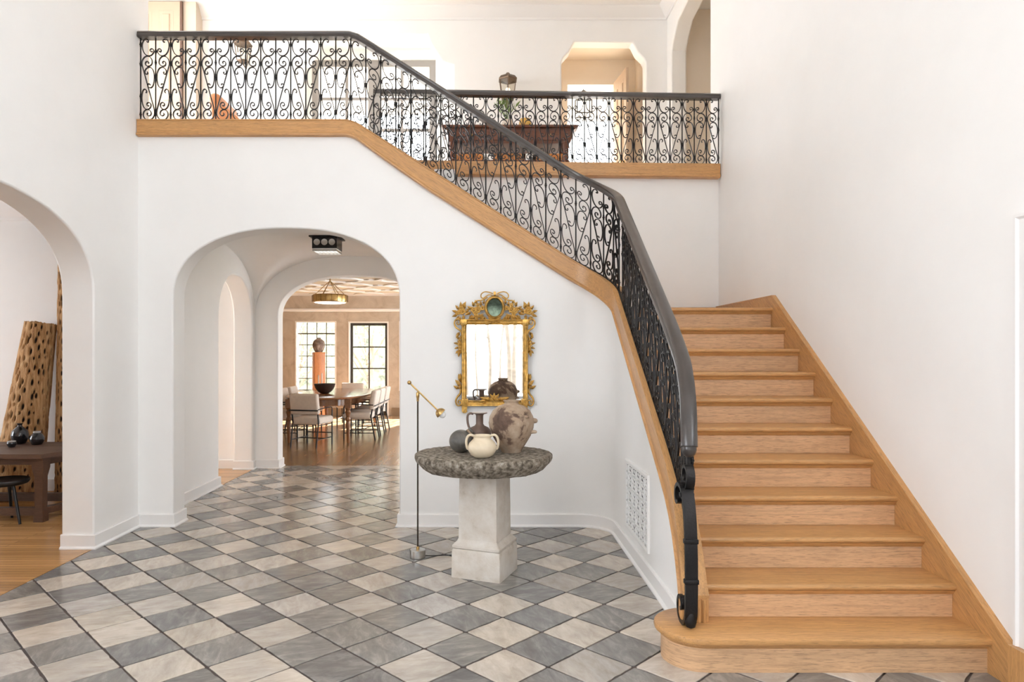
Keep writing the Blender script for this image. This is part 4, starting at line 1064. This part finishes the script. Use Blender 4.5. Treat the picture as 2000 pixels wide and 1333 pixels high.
for px_, py_ in ((-.50, -1.40), (.54, -1.43), (-.50, 1.40), (.54, 1.40)):
    mb = MB().lathe(lg, (TX+px_, TY+py_, 0), 16); mb.box(TX+px_-.05, TX+px_+.05, TY+py_-.05, TY+py_+.05, .618, .765); part('leg', mb, TABLEWOOD, dt)
LINEN = simple('off_white_linen', (.66, .58, .50), .85, var=.05, vscale=20, bmp=.15, bscale=150)
ch = thing('dining_chair', 'pale dining chair at the near end of the oval table, its back to us', 'chair', (0, 0, 0), 'dining chairs round the oval table')
part('seat', MB().rbox(-.25, .25, -.22, .30, .375, .50, .04, 4), LINEN, ch, 60)
part('backrest', MB().rbox(-.255, .255, -.05, .05, -.175, .175, .035, 4, Matrix.Translation((0, -.255, .722)) @ Matrix.Rotation(radians(10), 4, 'X')), LINEN, ch, 60)
for s in (-1, 1):
    part('leg', MB().tube([(s*.235, -.30, 0), (s*.235, -.225, .42), (s*.235, -.26, .62)], .014, 6), BLACK, ch)
    part('leg', MB().tube([(s*.235, .26, 0), (s*.235, .26, .60)], .014, 6), BLACK, ch)
    part('armrest', MB().tube(catmull([(s*.235, .26, .58), (s*.237, .25, .625), (s*.24, .20, .645), (s*.245, -.05, .645), (s*.255, -.27, .635)], 3), .0095, 6), BLACK, ch)
    part('side_stretcher', MB().tube([(s*.235, -.285, .13), (s*.235, .26, .13)], .0085, 6), BLACK, ch)
    part('seat_rail', MB().tube([(s*.235, -.23, .365), (s*.235, .26, .365)], .0095, 6), BLACK, ch)
part('back_rail', MB().tube([(-.265, -.30, .62), (.265, -.30, .62)], .011, 6), BLACK, ch)
part('cross_stretcher', MB().tube([(-.235, .0, .13), (.235, .0, .13)], .0085, 6), BLACK, ch)
part('cross_stretcher', MB().tube([(-.235, .26, .20), (.235, .26, .20)], .0085, 6), BLACK, ch)
KIDS[ch.name] = list(ch.children)
spots = [((-3.0, 15.05), pi, 'pale dining chair at the far end of the oval table, below the black-framed glass door')]
for k, y in enumerate((12.5, 13.15, 13.84)):
    spots.append(((-2.30, y), pi/2, ('nearest', 'middle', 'farthest')[k]+' of three pale chairs in a row on the mirror side of the oval table'))
    spots.append(((-3.66, y), -pi/2, ('nearest', 'middle', 'farthest')[k]+' of three pale chairs on the pedestal side of the oval table'))
for (x, y), rz, lab in spots: copy_tree(ch, (x, y, 0), rz, lab)
ch.location = (-2.95, 11.56, 0); ch.rotation_euler = (0, 0, radians(-14))
DARKBOWL = simple('dark_brown_bowl', (.045, .03, .024), .4)
single('bowl', MB().lathe([(.06, 0), (.075, .002), (.13, .04), (.175, .10), (.200, .175), (.205, .185), (.198, .185), (.165, .10), (.12, .05), (.02, .03)], (-3.08, 13.0, .80), 40), DARKBOWL, 'large dark brown bowl on the oval dining table', 'bowl')
CANDLE = simple('pale_wax', (.82, .76, .66), .4)
for (x, y, h, lab) in ((-3.36, 13.66, .33, 'shorter of two slim pale candlesticks on the dining table behind the dark bowl'), (-3.28, 13.60, .37, 'taller of two slim pale candlesticks on the dining table behind the dark bowl')):
    c = thing('candlestick', lab, 'candlestick', (x, y, .80), 'candlesticks on the dining table')
    part('holder', MB().lathe([(.04, 0), (.042, .008), (.012, .02), (.010, .07), (.018, .08), (.018, .10), (.005, .10)], (x, y, .80), 14), GLASS if False else simple('pale_holder', (.75, .70, .64), .2), c)
    part('candle', MB().lathe([(.012, .095), (.012, h-.01), (.008, h), (.001, h)], (x, y, .80), 12), CANDLE, c)
PEDW = oak('orange_pedestal_wood', 2, (.60, .25, .09), rough=.35)
M = Matrix.Translation((-3.93, 16.0, 0)) @ Matrix.Rotation(radians(28), 4, 'Z')
pd = thing('wooden_pedestal', 'tall square orange wooden pedestal in front of the leaded window', 'pedestal', (-3.93, 16.0, 0))
part('post', sq_lathe([(.125, .06), (.125, 1.56)], M, .004), PEDW, pd)
part('plinth', sq_lathe([(.15, 0), (.15, .055), (.128, .06)], M, .004), PEDW, pd)
part('top_plate', sq_lathe([(.128, 1.56), (.13, 1.564), (.13, 1.59)], M, .004), PEDW, pd)
vz = thing('mottled_vase', 'round mottled grey-brown vase on top of the tall orange wooden pedestal', 'vase', (-3.93, 16.0, 1.59))
MOT = patchy('mottled_brown', [(.35, (.10, .06, .045)), (.5, (.22, .16, .13)), (.65, (.42, .36, .32))], 7, .6, .1, 20)
part('body', MB().lathe([(.06, 0), (.085, .004), (.115, .06), (.143, .14), (.145, .19), (.12, .26), (.075, .30), (.05, .31)], (-3.93, 16.0, 1.59), 32), MOT, vz, 60)
part('neck', MB().lathe([(.052, .305), (.046, .32), (.052, .335), (.056, .34), (.045, .34)], (-3.93, 16.0, 1.59), 24), MOT, vz, 60)
# brass ring pendant
pn = thing('brass_chandelier', 'brass drum chandelier hung on spread rods over the dining table', 'chandelier', (-3.0, 13.1, 2.54))
PX_, PY_, PZ_ = -3.0, 13.1, 2.54
drm = part('drum', MB().lathe([(.31, 0), (.330, .012), (.338, .05), (.336, .12), (.325, .145), (.31, .15), (.30, .14), (.305, .02)], (PX_, PY_, PZ_), 20), BRASS, pn, 20)
for k in range(20):
    a = 2*pi*k/20; part('seam', MB().box(-.004, .004, -.003, .003, .005, .145).__class__().prism([(-.004, -.003), (.004, -.003), (.004, .003), (-.004, .003)], PZ_+.005, PZ_+.145, 'XY') if False else MB().tube([(PX_+.337*cos(a), PY_+.337*sin(a), PZ_+.01), (PX_+.337*cos(a), PY_+.337*sin(a), PZ_+.14)], .004, 4), simple('dark_seam', (.16, .09, .04), .4, .8) if k == 0 else bpy.data.materials['dark_seam'], drm)
part('diffuser', MB().lathe([(.02, -.022), (.22, -.018), (.29, -.006), (.30, .006), (.02, .006)], (PX_, PY_, PZ_), 40), simple('lit_diffuser', (.9, .88, .84), .4, emit=(1, .93, .82), estr=4), pn, label='glowing white diffuser')
for k in range(6):
    a = 2*pi*k/6+.3; part('rod', MB().tube([(PX_+.29*cos(a), PY_+.29*sin(a), PZ_+.14), (PX_+.02*cos(a), PY_+.02*sin(a), PZ_+.40)], .006, 6), BRASS, pn)
part('stem', MB().lathe([(.035, .385), (.035, .40), (.014, .41), (.012, .455), (.05, .465), (.055, .48), (.02, .48)], (PX_, PY_, PZ_), 16), BRASS, pn)

# ================================================================ SIDE ROOM
RUST = oak('old_dark_table_wood', 0, (.12, .065, .04), rough=.55)
st_ = thing('rustic_table', 'old low dark wooden trestle table in the side room beyond the big arch', 'table', (-4.8, 6.7, 0))
TA = [(-6.2, 6.22), (-4.06, 6.22), (-3.72, 7.10), (-6.2, 7.12)]
for k in range(3):
    f0, f1 = k/3+.004, (k+1)/3-.004
    lerp = lambda a, b, f: (a[0]+(b[0]-a[0])*f, a[1]+(b[1]-a[1])*f)
    q = [lerp(TA[0], TA[3], f0), lerp(TA[1], TA[2], f0), lerp(TA[1], TA[2], f1), lerp(TA[0], TA[3], f1)]
    part('top_plank', MB().prism(q, .605, .645-.002*(k == 1), 'XY'), RUST, st_)
for (x, y) in ((-4.15, 6.36), (-3.96, 6.98), (-6.05, 6.36), (-6.05, 6.98)):
    part('leg', MB().sections([[(x+sx_*h, y+sy_*h, z) for sx_, sy_ in ((-1, -1), (1, -1), (1, 1), (-1, 1))] for h, z in ((.044, 0), (.042, .06), (.036, .10), (.038, .42), (.052, .50), (.055, .605))]), RUST, st_)
part('apron', MB().box(-6.05, -4.18, 6.34, 6.38, .53, .605), RUST, st_); part('apron', MB().box(-6.05, -3.98, 6.96, 7.0, .53, .605), RUST, st_)
part('stretcher', MB().box(-6.05, -4.18, 6.33, 6.40, .06, .13), RUST, st_); part('stretcher', MB().box(-6.05, -3.98, 6.95, 7.01, .06, .14), RUST, st_)
part('stretcher', MB().prism([(-4.215, 6.36), (-4.145, 6.36), (-3.945, 6.98), (-4.015, 6.98)], .06, .12, 'XY'), RUST, st_)
part('apron', MB().prism([(-4.20, 6.36), (-4.16, 6.36), (-3.96, 6.98), (-4.0, 6.98)], .52, .605, 'XY'), RUST, st_)
BLKGL = simple('black_glaze', (.012, .011, .013), .12, coat=.5); RIMGL = simple('grey_glaze_rim', (.35, .33, .32), .25)
def vase(name, x, y, prof, lab, rim=None):
    v = thing(name, lab, 'vase', (x, y, .645), 'black glazed pots on the rustic table'); part('body', MB().lathe(prof, (x, y, .645), 28), BLKGL, v, 60)
    if rim: part('rim', MB().lathe(rim, (x, y, .645), 24), RIMGL, v, 60)
vase('black_bottle', -4.75, 6.95, [(.04, 0), (.05, .003), (.074, .05), (.080, .09), (.070, .135), (.038, .165), (.022, .178), (.020, .195), (.030, .207), (.028, .21), (.012, .208)], 'taller black glazed bottle with a pinched neck on the old dark table')
vase('black_jar', -4.53, 6.88, [(.035, 0), (.045, .003), (.064, .04), (.066, .07), (.05, .105), (.032, .12), (.030, .128), (.02, .125)], 'round black glazed jar with a grey rim on the old dark table', [(.034, .120), (.036, .13), (.033, .137), (.026, .135)])
vase('black_cup', -4.66, 6.70, [(.02, 0), (.028, .002), (.042, .03), (.040, .05), (.034, .055), (.03, .05)], 'tiny black and grey cup before the black bottle on the dark table', [(.030, .048), (.037, .05), (.036, .062), (.028, .06)])
stl = thing('black_stool', 'low round black three-legged stool in front of the old dark table', 'stool', (-4.46, 6.32, 0))
part('seat', MB().lathe([(.16, .352), (.185, .36), (.20, .385), (.195, .402), (.17, .396), (.02, .39)], (-4.46, 6.32, 0), 36), BLACK, stl, 50)
for a in (-.35, 1.9, 4.0): part('leg', MB().tube([(-4.46+.11*cos(a), 6.32+.11*sin(a), .36), (-4.46+.20*cos(a), 6.32+.20*sin(a), 0)], [.015, .012], 10), BLACK, stl)
def cactus_log(name, base, top, r0, r1, seed, lab):
    rs = random.Random(seed); ns, nl = 110, 210; B, T = Vector(base), Vector(top); ax = (T-B); L = ax.length; ax.normalize()
    sd = ax.orthogonal().normalized(); s2 = ax.cross(sd)
    holes = []
    rows = int(L/.085)
    for i in range(rows):
        for k in range(14): holes.append(((k+.5*(i % 2)+rs.uniform(-.28, .28))*2*pi/14, (i+.5+rs.uniform(-.35, .35))*L/rows, rs.uniform(.5, 1.2)))
    vs = []; hv = []
    ph = [(m, rs.uniform(.006, .016)/(m**.3), rs.uniform(0, 6), rs.uniform(-1.5, 1.5)) for m in (5, 9, 14, 23)]
    for j in range(nl+1):
        z = L*j/nl
        near = [h for h in holes if abs(h[1]-z) < .12]
        for k in range(ns):
            a = 2*pi*k/ns; r = r0+(r1-r0)*j/nl
            r *= 1+sum(A*3*cos(m*a+p+w_*z*2) for m, A, p, w_ in ph)*.55
            d = 0
            for (ha, hz, hs) in near:
                da = (a-ha+pi) % (2*pi)-pi
                e = (da*r0/(.0135*hs))**2+((z-hz)/(.030*hs))**2
                if e < 7: d = max(d, math.exp(-e*.8))
            r -= d*.05*min(1, r0/.2)
            ragged = rs.uniform(-.012, .012) if j == nl else 0
            vs.append(B+ax*(z+ragged)+(sd*cos(a)+s2*sin(a))*r); hv.append(d)
    fs = [(j*ns+k, j*ns+(k+1) % ns, (j+1)*ns+(k+1) % ns, (j+1)*ns+k) for j in range(nl) for k in range(ns)]+[tuple(range(ns-1, -1, -1)), tuple(nl*ns+k for k in range(ns))]
    o = single(name, MB().add(vs, fs), CACT, lab, 'log', smooth=60)
    at = o.data.attributes.new('hole', 'FLOAT', 'POINT'); at.data.foreach_set('value', hv)
    return o
CACT, nt, p = new_mat('cactus_skeleton_wood')
vec = coords(nt, (22, 22, 2.2)); f = noise(nt, vec, 1.6, 6, .65, .7)
c1 = ramp(nt, f, [(.3, (.24, .115, .042)), (.45, (.50, .27, .11)), (.62, (.66, .41, .20)), (.85, (.74, .56, .38))])
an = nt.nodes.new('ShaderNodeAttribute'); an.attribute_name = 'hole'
link(nt, mix(nt, ramp(nt, an.outputs['Fac'], [(.25, (0, 0, 0)), (.6, (1, 1, 1))]), c1, (.035, .018, .009)), p.inputs['Base Color']); p.inputs['Roughness'].default_value = .8  # pits darkened in colour to stand for the shade inside them
bump(nt, p, f, .9, .03)
cactus_log('cactus_log', (-5.12, 7.42, 0), (-4.965, 7.61, 1.90), .245, .155, 4, 'short thick pierced cactus-wood trunk leaning on the side room wall')
cactus_log('cactus_log', (-4.66, 7.60, 0), (-4.73, 7.69, 2.75), .13, .085, 9, 'tall slender pierced cactus-wood trunk half hidden behind the arch')

# ================================================================ UPPER HALL
MAHOG = oak('mahogany', 0, (.17, .055, .025), rough=.28)
zf = 3.47
cn = thing('console_table', 'long dark red-brown console table behind the landing railing', 'console', (.275, 8.2, zf))
part('top', MB().rbox(-.52, 1.07, 7.93, 8.42, 4.20, 4.228, .006, 2), MAHOG, cn)
part('apron', MB().sections([[(x0, 7.97, z), (x1, 7.97, z), (x1, 8.38, z), (x0, 8.38, z)] for x0, x1, z in ((-.42, .97, 4.02), (-.44, .99, 4.05), (-.46, 1.01, 4.17), (-.50, 1.05, 4.20))]), MAHOG, cn)
for k in range(3):
    x = -.40+k*.455; dr = part('drawer', MB().rbox(x+.02, x+.435, 7.955, 7.985, 4.055, 4.165, .006, 2), MAHOG, cn)
    part('drawer_knob', MB().lathe([(.006, 0), (.006, .012), (.014, .02), (.010, .03)], (x+.228, 7.957, 4.11), 12, Matrix.Rotation(pi/2, 4, 'X')), BRASS, dr)
for x in (-.40, .93):
    for y in (8.0, 8.35):
        part('leg', MB().lathe([(.03, 0), (.034, .02), (.024, .05), (.034, .10), (.028, .16), (.038, .25), (.026, .32), (.036, .40), (.03, .48), (.04, .52), (.04, .57)], (x, y, zf), 14), MAHOG, cn)
part('shelf', MB().rbox(-.44, .97, 7.98, 8.37, 3.80, 3.83, .005, 2), MAHOG, cn)
ORANGE_LIT = simple('orange_lit_wicker', (.62, .24, .06), .6, var=.15, vscale=30)  # orange light under the console put into the trays' colour
for k, x in enumerate((-.22, .27, .74)):
    bk = thing('wicker_tray', ('first', 'second', 'third')[k]+' wicker tray painted as orange-lit, from the window end on the console shelf', 'tray', (x, 8.15, 3.83), 'trays on the console shelf')
    part('tray_base', MB().rbox(x-.19, x+.19, 8.02, 8.30, 3.832, 3.844, .004, 1), ORANGE_LIT, bk)
    for (a, b, c, d) in ((x-.19, x+.19, 8.02, 8.035), (x-.19, x+.19, 8.285, 8.30), (x-.19, x-.175, 8.02, 8.30), (x+.175, x+.19, 8.02, 8.30)): part('tray_side', MB().box(a, b, c, d, 3.838, 3.915), ORANGE_LIT, bk)
pl = thing('potted_plant', 'leafy green plant in a pale pot on the console table', 'plant', (.245, 8.15, 4.228))
part('pot', MB().lathe([(.045, 0), (.06, .003), (.075, .06), (.070, .11), (.060, .12), (.055, .115), (.05, .09)], (.245, 8.15, 4.228), 24), simple('pale_pot', (.72, .62, .52), .5), pl)
LEAF = simple('leaf_green', (.16, .24, .06), .6, var=.3); rs = random.Random(2); fol = MB()
lv = mesh_data('leaf', MB().add([(0, 0, 0), (.018, .004, .06), (0, .012, .15), (-.018, .004, .06), (0, -.004, .07)], [(0, 1, 4), (1, 2, 4), (2, 3, 4), (3, 0, 4)]), LEAF)
for k in range(34):
    a = rs.uniform(0, 2*pi); tl = rs.uniform(.1, .8); h = rs.uniform(.1, .24)
    p0 = Vector((.245, 8.15, 4.335)); p1 = p0+Vector((cos(a)*tl*.16, sin(a)*tl*.16, h))
    part('stem', MB().tube([p0, (p0+p1)/2+Vector((0, 0, .02)), p1], .002, 4), LEAF, pl)
    o = bpy.data.objects.new('leaf', lv); COL.objects.link(o); o.parent = pl; o.location = p1-ORG[pl.name]; s = rs.uniform(.6, 1.0); o.scale = (s, s, s); o.rotation_euler = (rs.uniform(-.5, .5), tl*1.1*cos(a), rs.uniform(0, 6))
single('yellow_bowl', MB().lathe([(.05, 0), (.06, .003), (.075, .05), (.07, .10), (.06, .125), (.05, .12), (.02, .02)], (.46, 8.12, 4.228), 24), simple('ochre_glaze', (.62, .36, .07), .4), 'small ochre yellow jar beside the plant on the console', 'jar')
single('dark_bowl', MB().lathe([(.03, 0), (.04, .003), (.075, .05), (.08, .07), (.072, .07), (.02, .02)], (.08, 8.12, 4.228), 24), simple('bronze_bowl', (.10, .065, .04), .35, .5), 'small dark bowl on the console at the plant\'s window side', 'bowl')
LANTM = simple('lantern_bronze', (.16, .11, .075), .45, .7)
LGL = glass_mat('lantern_glass', (.96, .93, .88), .10)
def wall_lantern(x, z, s, lab):
    r = thing('wall_lantern', lab, 'lantern', (x, YU-.16*s, z), 'lanterns on the upper wall'); cx, cy = x, YU-.20*s
    hexa = lambda rad, zz: [(cx+rad*cos(pi/6+k*pi/3), cy+rad*sin(pi/6+k*pi/3), zz) for k in range(6)]
    part('roof', MB().sections([hexa(.15*s, z+.29*s), hexa(.155*s, z+.305*s), hexa(.12*s, z+.35*s), hexa(.04*s, z+.385*s), hexa(.02*s, z+.41*s)]), LANTM, r)
    part('shade_glass', MB().sections([hexa(.095*s, z+.02*s), hexa(.135*s, z+.29*s)]), LGL, r, smooth=0)
    for k in range(6):
        a, b = hexa(.097*s, z+.015*s)[k], hexa(.138*s, z+.295*s)[k]; part('rib', MB().tube([a, b], .008*s, 4), LANTM, r)
    part('bottom_plate', MB().sections([hexa(.03*s, z-.03*s), hexa(.09*s, z), hexa(.10*s, z+.02*s)]), LANTM, r)
    part('bulb', MB().sphere((cx, cy, z+.15*s), .035*s, 12, 8), simple('warm_bulb', (.9, .8, .6), .3, emit=(1, .8, .5), estr=6) if 'warm_bulb' not in bpy.data.materials else bpy.data.materials['warm_bulb'], r)
    part('bracket', MB().tube([(cx, YU, z+.10*s), (cx, YU-.05*s, z-.05*s), (cx, cy, z-.03*s)], .012*s, 8), LANTM, r)
wall_lantern(.305, 5.17, .95, 'hexagonal bronze lantern with a pale glass above the console table')
wall_lantern(-3.47, 5.72, .85, 'hexagonal bronze lantern by the cream upstairs door')
# hanging lantern in the room beyond
hl = thing('hanging_lantern', 'black open-frame lantern on a chain in the bright room beyond the eight-sided arch', 'lantern', (1.75, 12.3, 5.86))
hx, hy, h0 = 1.75, 12.3, 5.86
for sx_ in (-1, 1):
    for sy_ in (-1, 1): part('post', MB().tube([(hx+sx_*.13, hy+sy_*.13, h0), (hx+sx_*.13, hy+sy_*.13, h0+.32)], .013, 4), BLACK, hl)
for zz in (h0, h0+.32): part('frame_ring', MB().tube([(hx-.13, hy-.13, zz), (hx+.13, hy-.13, zz), (hx+.13, hy+.13, zz), (hx-.13, hy+.13, zz)], .013, 4, closed=True), BLACK, hl)
part('crown', MB().sections([[(hx+a*sx_, hy+a*sy_, zz) for sx_, sy_ in ((-1, -1), (1, -1), (1, 1), (-1, 1))] for a, zz in ((.13, h0+.32), (.05, h0+.41), (.015, h0+.45))]), BLACK, hl)
part('chain', MB().tube([(hx, hy, h0+.45), (hx, hy, 6.56)], .008, 6), BLACK, hl)
# leather armchair by the upper window
LEATH = simple('orange_leather', (.55, .22, .085), .45, var=.1)
ac = thing('leather_armchair', 'orange-brown leather armchair behind the upper railing', 'armchair', (-2.66, 7.7, zf))
ax_, ay_ = -2.66, 7.7
part('seat', MB().rbox(ax_-.28, ax_+.32, ay_-.28, ay_+.28, zf+.22, zf+.44, .05, 3), LEATH, ac, 60)
part('backrest', MB().rbox(-.07, .07, -.30, .30, -.32, .32, .06, 4, Matrix.Translation((ax_-.26, ay_, zf+.62)) @ Matrix.Rotation(radians(-10), 4, 'Y')), LEATH, ac, 60)
for s in (-1, 1):
    part('arm', MB().prism([(ax_-.28, zf+.22), (ax_+.32, zf+.22), (ax_+.32, zf+.52), (ax_+.05, zf+.58), (ax_-.15, zf+.75), (ax_-.28, zf+.80)], ay_+s*.33-.05, ay_+s*.33+.05), LEATH, ac)
    for dx in (-.22, .26): part('leg', MB().tube([(ax_+dx, ay_+s*.28, zf), (ax_+dx, ay_+s*.28, zf+.23)], [.016, .024], 8), MAHOG, ac)

# ================================================================ GARDEN
BARK = simple('pale_bark', (.22, .18, .14), .9, var=.3); FOL = simple('garden_foliage', (.27, .30, .20), .7, var=.4, vscale=2)
HEDGE = simple('hedge_green', (.23, .245, .18), .9, var=.75, vscale=5, bmp=1.0, bscale=14)
def tree(x, y, h, r, seed, lab, trunk_r=.09, nl=1600, low=.35):
    rs = random.Random(seed); t = thing('tree', lab, 'tree', (x, y, -.15), 'garden trees outside')
    tips = []
    part('trunk', MB().tube(catmull([(x, y, -.15), (x+rs.uniform(-.1, .1), y, h*.25), (x+rs.uniform(-.2, .2), y+rs.uniform(-.1, .1), h*.5), (x+rs.uniform(-.2, .2), y, h*.8)], 3), [trunk_r*(1-.07*k) for k in range(10)], 8), BARK, t)
    for k in range(7):
        a = rs.uniform(0, 2*pi); z0 = h*rs.uniform(.15, .5); e = Vector((x+cos(a)*r*.8, y+sin(a)*r*.8, z0+h*rs.uniform(.2, .45)))
        part('branch', MB().tube(catmull([(x, y, z0), (x+cos(a)*r*.35, y+sin(a)*r*.35, z0+h*.13), e], 3), [trunk_r*.5*(1-.11*i) for i in range(7)], 6), BARK, t); tips.append(e)
    mb = MB()
    for k in range(nl):
        c = rs.choice(tips) if rs.random() < .7 else Vector((x, y, h*.75))
        d = Vector((rs.gauss(0, 1), rs.gauss(0, 1), rs.gauss(0, .8)))*r*.28; c = c+d
        if c.z < h*low*.4: continue
        s = rs.uniform(.03, .065); u = Vector((rs.gauss(0, 1), rs.gauss(0, 1), rs.gauss(0, 1))).normalized(); v = u.orthogonal().normalized()
        mb.add([c-u*s, c+v*s*.5, c+u*s, c-v*s*.5], [(0, 1, 2, 3)])
    o = part('foliage', mb, FOL, t, smooth=0); o['kind'] = 'stuff'
tree(-5.5, 19.9, 3.4, .85, 1, 'leafy garden tree beyond the leaded window')
tree(-3.55, 20.4, 3.4, .85, 2, 'spreading pale garden tree seen through the glass door')
hd = single('hedge', MB().rbox(-12, 4, 23.5, 25, -.15, 3.4, .4, 3), HEDGE, 'tall clipped hedge at the far end of the garden', 'hedge')
for k, (x, y, r) in enumerate([(-.85, -5.4, .020), (-.52, -6.0, .028), (-.22, -5.3, .018), (.08, -6.3, .030), (.36, -5.5, .020), (.62, -6.1, .045), (.74, -5.6, .035), (1.0, -6.4, .022), (1.25, -5.4, .025), (-1.2, -6.2, .03)]):
    rs = random.Random(40+k); r *= 1.8; pth = catmull([(x+rs.uniform(-.06, .06)*j, y, -.15+j*1.1) for j in range(7)], 3)
    tk = thing('slender_trunk', ('first', 'second', 'third', 'fourth', 'fifth', 'sixth', 'seventh', 'eighth', 'ninth', 'tenth')[[9, 0, 1, 2, 3, 4, 5, 6, 7, 8].index(k)]+' of ten thin bare trunks outside the entrance window, counted towards the stairs', 'trunk', (x, y, -.15), 'thin trunks outside the entrance')
    part('stem', MB().tube(pth, [r*(1-.02*i) for i in range(len(pth))], 8), BARK, tk)
    for j in range(3):
        a = rs.uniform(0, 6); z0 = rs.uniform(1.5, 5); q = pth[min(len(pth)-1, int((z0+.15)/1.1*3))]
        part('twig', MB().tube([q, q+Vector((cos(a)*.18, sin(a)*.1, .2)), q+Vector((cos(a)*.25, sin(a)*.15, .5))], [r*.4, r*.3, r*.15], 5), BARK, tk)
